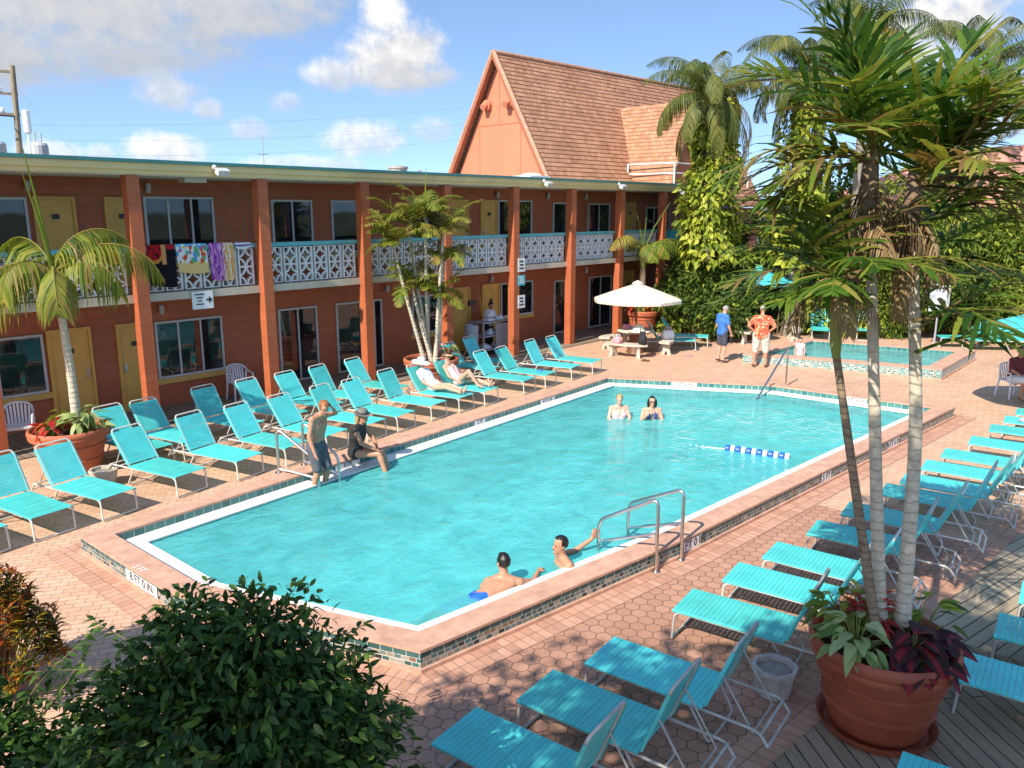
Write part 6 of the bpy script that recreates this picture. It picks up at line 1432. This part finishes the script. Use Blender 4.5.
shrub('garden_shrub', 'dark shrub at the bottom left corner below the croton', (1.12, 5.45, 0), cl, 'bush', .088, .036, 34, 8, None, shell=.4, wob=.8)
def sprigs(parent, base, specs, seed):
    r_ = random.Random(seed); q = MB(); tw = MB()
    for (a, z0, L, up_) in specs:
        d = fx*math.cos(R(a))+fy*math.sin(R(a)); p = d*.25+Vector((0,0,z0)); v = (d+Vector((0,0,up_))).normalized(); pts = [p]; n = max(6, int(L/.045))
        for k in range(n):
            v = (v+rv(r_)*.10+Vector((0,0,-.02))).normalized(); pts.append(pts[-1]+v*L/n)
            if k > n*.25:
                for s_ in (-1, 1):
                    sd_ = v.cross(Vector((0,0,1))).normalized()*s_; o = (sd_+v*.7+rv(r_)*.3).normalized(); leaf(q, pts[-1], o, Vector((0,0,1))+rv(r_)*.4, .085*r_.uniform(.7,1.2), .034, min(.99, max(0, r_.gauss(.55,.25))), .18, .25)
        leaf(q, pts[-1], v, Vector((0,0,1)), .08, .034, .8); tw.tube(pts, [.008*(1-.7*k/n) for k in range(n+1)], 4)
    q.build('sprig_leaves', LEAF['bush'], parent); tw.build('sprig_twigs', MAT['bark'], parent)
bushes = [o for o in bpy.data.objects if o.name.startswith('garden_shrub')]
sprigs(bushes[0], None, [(178,1.5,1.15,.10),(172,1.65,1.0,.15),(185,1.3,1.1,.1),(165,1.75,.8,.25),(120,1.9,.45,.4),(95,1.9,.3,.8),(60,1.9,.35,.6),(30,1.7,.6,.3),(12,1.5,.8,.2),(5,1.3,.9,.1),(190,1.0,1.1,.05),(200,1.4,.95,.12),(140,1.85,.55,.3),(20,1.75,.6,.3),(350,1.4,.8,.1)], 3)
sprigs(bushes[1], None, [(20,1.0,.9,.4),(10,.8,1.0,.3),(40,1.2,.7,.7),(0,.6,1.0,.2),(60,1.3,.6,1.0)], 4)
FINE[0] = False
r_ = random.Random(41); ct_ = thing('croton_bush', 'croton bush with red and yellow leaves at the left edge', 'shrub', (1.84, 8.12, 0)); q = MB(); sq = MB()
for i in range(190):
    a = r_.uniform(0, 6.28); k = r_.random()**.5; v = fx*math.cos(a)*.62*k+fy*math.sin(a)*.5*k; z = 1.42*(1-.55*k*k)*r_.uniform(.55, 1.05); e = v+Vector((0,0,z)); sq.tube([v*.2, e], [.01,.005], 4); tn = r_.uniform(.15,.85)
    for j in range(22):
        b2 = r_.uniform(0, 6.28); o = Vector((math.cos(b2), math.sin(b2), r_.uniform(.0,1.0))).normalized(); leaf(q, e-Vector((0,0,r_.uniform(0,.16))), o, Vector((0,0,1)), .13*r_.uniform(.7,1.2), .028, min(.99, max(0, r_.gauss(tn,.15))), .2, .2)
q.build('foliage', LEAF['croton'], ct_); sq.build('stems', MAT['bark'], ct_)
# hedge behind the far deck, each shrub its own thing
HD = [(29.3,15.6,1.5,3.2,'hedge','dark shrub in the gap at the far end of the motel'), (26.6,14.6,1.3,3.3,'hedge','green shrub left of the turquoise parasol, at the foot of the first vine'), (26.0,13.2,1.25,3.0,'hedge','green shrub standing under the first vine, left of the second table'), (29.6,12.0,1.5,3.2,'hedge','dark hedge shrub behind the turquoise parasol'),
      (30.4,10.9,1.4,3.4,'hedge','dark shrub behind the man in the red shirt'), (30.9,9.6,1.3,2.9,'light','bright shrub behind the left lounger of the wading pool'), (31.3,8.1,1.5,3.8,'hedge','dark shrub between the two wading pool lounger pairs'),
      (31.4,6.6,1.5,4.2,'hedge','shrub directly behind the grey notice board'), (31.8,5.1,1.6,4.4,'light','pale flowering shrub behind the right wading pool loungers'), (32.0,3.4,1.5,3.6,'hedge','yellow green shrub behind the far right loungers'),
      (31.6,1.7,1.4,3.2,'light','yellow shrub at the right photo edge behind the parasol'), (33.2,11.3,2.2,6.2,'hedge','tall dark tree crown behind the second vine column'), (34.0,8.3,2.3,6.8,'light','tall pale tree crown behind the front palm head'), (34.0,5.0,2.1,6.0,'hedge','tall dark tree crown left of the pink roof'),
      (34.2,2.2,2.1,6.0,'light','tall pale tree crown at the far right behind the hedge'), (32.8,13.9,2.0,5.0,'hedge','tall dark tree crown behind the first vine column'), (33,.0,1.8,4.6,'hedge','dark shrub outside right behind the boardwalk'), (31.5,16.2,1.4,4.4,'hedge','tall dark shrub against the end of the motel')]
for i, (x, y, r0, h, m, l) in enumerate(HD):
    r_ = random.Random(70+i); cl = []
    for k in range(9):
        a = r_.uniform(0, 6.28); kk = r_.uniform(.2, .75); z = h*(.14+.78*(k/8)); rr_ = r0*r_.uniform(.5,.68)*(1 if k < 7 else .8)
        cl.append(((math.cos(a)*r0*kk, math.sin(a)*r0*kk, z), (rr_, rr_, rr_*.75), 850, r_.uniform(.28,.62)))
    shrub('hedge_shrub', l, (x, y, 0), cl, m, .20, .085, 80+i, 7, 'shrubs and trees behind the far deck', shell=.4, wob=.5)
# low yellow ground plants along the hedge foot
for i, (x, y) in enumerate(((30.0,3.2), (29.9,2.3), (29.9,9.7), (29.3,10.9))):
    plant('hedge_plant', ('yellow low plant right of the far right lounger', 'yellow low plant at the right edge under the hedge', 'yellow low plant between the pale loungers', 'small yellow plant left of the pale lounger')[i], 'plant', (x, y, 0), 70, .26, .1, 'vine', (.7,.7,.7), .6, 120+i, .5, grp='yellow plants along the hedge foot')
# bare tan branches sprawling over the shrubs
bb = thing('bare_branches', 'bare tan branches sprawling above the dark hedge, left of the turquoise parasol', 'branches', (27.6, 14.4, 0)); r_ = random.Random(5); q = MB()
for k in range(26):
    p = Vector((r_.uniform(-.3,.3), r_.uniform(-.3,.3), r_.uniform(.4,1.6))); d = (fx*r_.uniform(-1,1)+fy*r_.uniform(-.5,.2)+Vector((0,0,r_.uniform(.2,1.1)))).normalized(); pts = [p]
    for j in range(6): d = (d+rv(r_)*.3+Vector((0,0,-.12))).normalized(); pts.append(pts[-1]+d*.42)
    q.tube(pts, [.035,.03,.024,.018,.013,.009,.005], 5)
q.build('branch', mat('tan branch', (.34,.25,.14), .9, .2, 6), bb)
# --- tall palms clad in golden vines
def coco(label, loc, h, lean, L, nf, seed, r0=.2, tone=.5, down=0):
    t_ = thing('tall_palm', label, 'palm', loc, 0, 'tall palms behind the deck'); r_ = random.Random(seed)
    tip = Vector((lean[0], lean[1], h)); trunk(t_, [(0,0,0), (lean[0]*.4, lean[1]*.4, h*.5), tuple(tip)], r0, r0*.6, TRUNK['grey'], .05, 12)
    for i in range(nf):
        a = 2*math.pi*i/nf*2.4+r_.uniform(-.2,.2); e = R(80-120*(i/nf)+r_.uniform(-8,8)); q = MB()
        frond(q, tuple(tip+Vector((0,0,.1))), a, e, L*r_.uniform(.85,1.1), r_.uniform(1.7,2.5), 70, .85, .030, (tone if i < nf*.72 else .93)+r_.uniform(-.12,.12), .16, 1.7, .0, .55, seed*50+i, .022, .1)
        q.build('frond', LEAF['coco'] if i < nf*.85 else LEAF['palm'], t_)
    return t_
coco('tall palm rising from the first vine column right of the gable', (25.75, 13.6, 0), 8.1, (-.25,.15), 2.9, 24, 2)
coco('tall palm behind the second vine column, left of the front palm head', (28.4, 11.7, 0), 9.0, (.1,-.1), 3.1, 24, 3)
coco('tall palm with orange lower fronds at the top right corner', (37.2, 8.2, 0), 9.9, (-.1,.0), 4.3, 26, 4, tone=.45, r0=.28)
coco('tall palm high behind the front palm head near the top edge', (30.5, 10.4, 0), 10.6, (.1,.1), 2.8, 18, 6)
def vine(label, loc, h, r0, r1, n, seed, z0=0, grp='golden vines on the palm trunks'):
    t_ = thing('climbing_vine', label, 'vine', loc, 0, grp); r_ = random.Random(seed); q = MB()
    for i in range(n):
        z = z0+(h-z0)*r_.random()**.85; t1 = max(0, (z-z0)/(h-z0)); a = r_.uniform(0, 6.28); rr_ = (r0+(r1-r0)*t1)*(1+.7*noise.noise((math.cos(a)*1.3, math.sin(a)*1.3, z*.9+seed)))*r_.uniform(.72,1.05)
        d = Vector((math.cos(a), math.sin(a), 0)); p = d*rr_+Vector((0,0,z)); s_ = r_.uniform(.7,1.3)*(1.15-.45*t1)
        leaf(q, p, (d*.6+Vector((0,0,-.8))+rv(r_)*.85).normalized(), (d+Vector((0,0,.5))+rv(r_)*.55).normalized(), .27*s_, .16*s_, min(.99, max(0, r_.gauss(.46-.10*t1+.3*noise.noise((p.x*1.5+seed, p.y*1.5, p.z*.8)), .28))), .12, .1)
    q.build('leaves', LEAF['vine'], t_)
    q = MB()
    for k in range(7):
        a = k*.9; q.tube([(math.cos(a+z_*.5)*(r0*.4), math.sin(a+z_*.5)*(r0*.4), z_) for z_ in np.linspace(0, h*.95, 14)], .025, 5)
    q.build('stems', MAT['bark'], t_)
vine('golden leafed vine climbing the palm trunk right of the motel', (25.72, 13.65, 0), 8.1, 1.0, .58, 3200, 1, 2.7)
vine('golden leafed vine climbing the second palm trunk behind the front palm', (28.4, 11.7, 0), 8.6, .95, .50, 2600, 2, 2.6)
vine('golden leafed vine on a stump near the pink roof at right', (32.4, 5.6, 0), 5.6, .9, .55, 1500, 3)
# --- shade trees beside the near terrace, just outside the picture at left
def shade(label, loc, cl, seed):
    t_ = thing('shade_tree', label, 'tree', loc, 0, 'shade trees beside the near terrace'); r_ = random.Random(seed); q = MB()
    for (c, rad, n) in cl: clump(q, r_, c, rad, n, .22, .10, .4, shell=.2, wob=.5)
    q.build('crown', LEAF['hedge'], t_); trunk(t_, [(0,0,0), (.1,.1,2.2), (cl[0][0][0]*.5, cl[0][0][1]*.5, cl[0][0][2])], .2, .1, MAT['bark'])
SHADE_HERE = True
shade('leafy tree beside the near terrace, its shade falling on the shrub', (-2.6, 3.2, 0), [((.2,.0,6.3),(1.6,1.2,.8),1100), ((1.2,-.9,6.6),(1.1,1.0,.7),900), ((-.9,.6,5.8),(1.3,1.0,.8),700)], 91)
shade('leafy tree beside the near terrace, its shade falling on the near loungers', (-1.2, .4, 0), [((.0,.8,7.2),(1.5,1.1,.7),4400), ((.9,-.6,7.5),(1.4,1.0,.7),3800), ((-.4,-.2,6.6),(1.2,1.0,.7),900), ((1.4,.5,7.9),(1.0,.8,.6),1200)], 92)
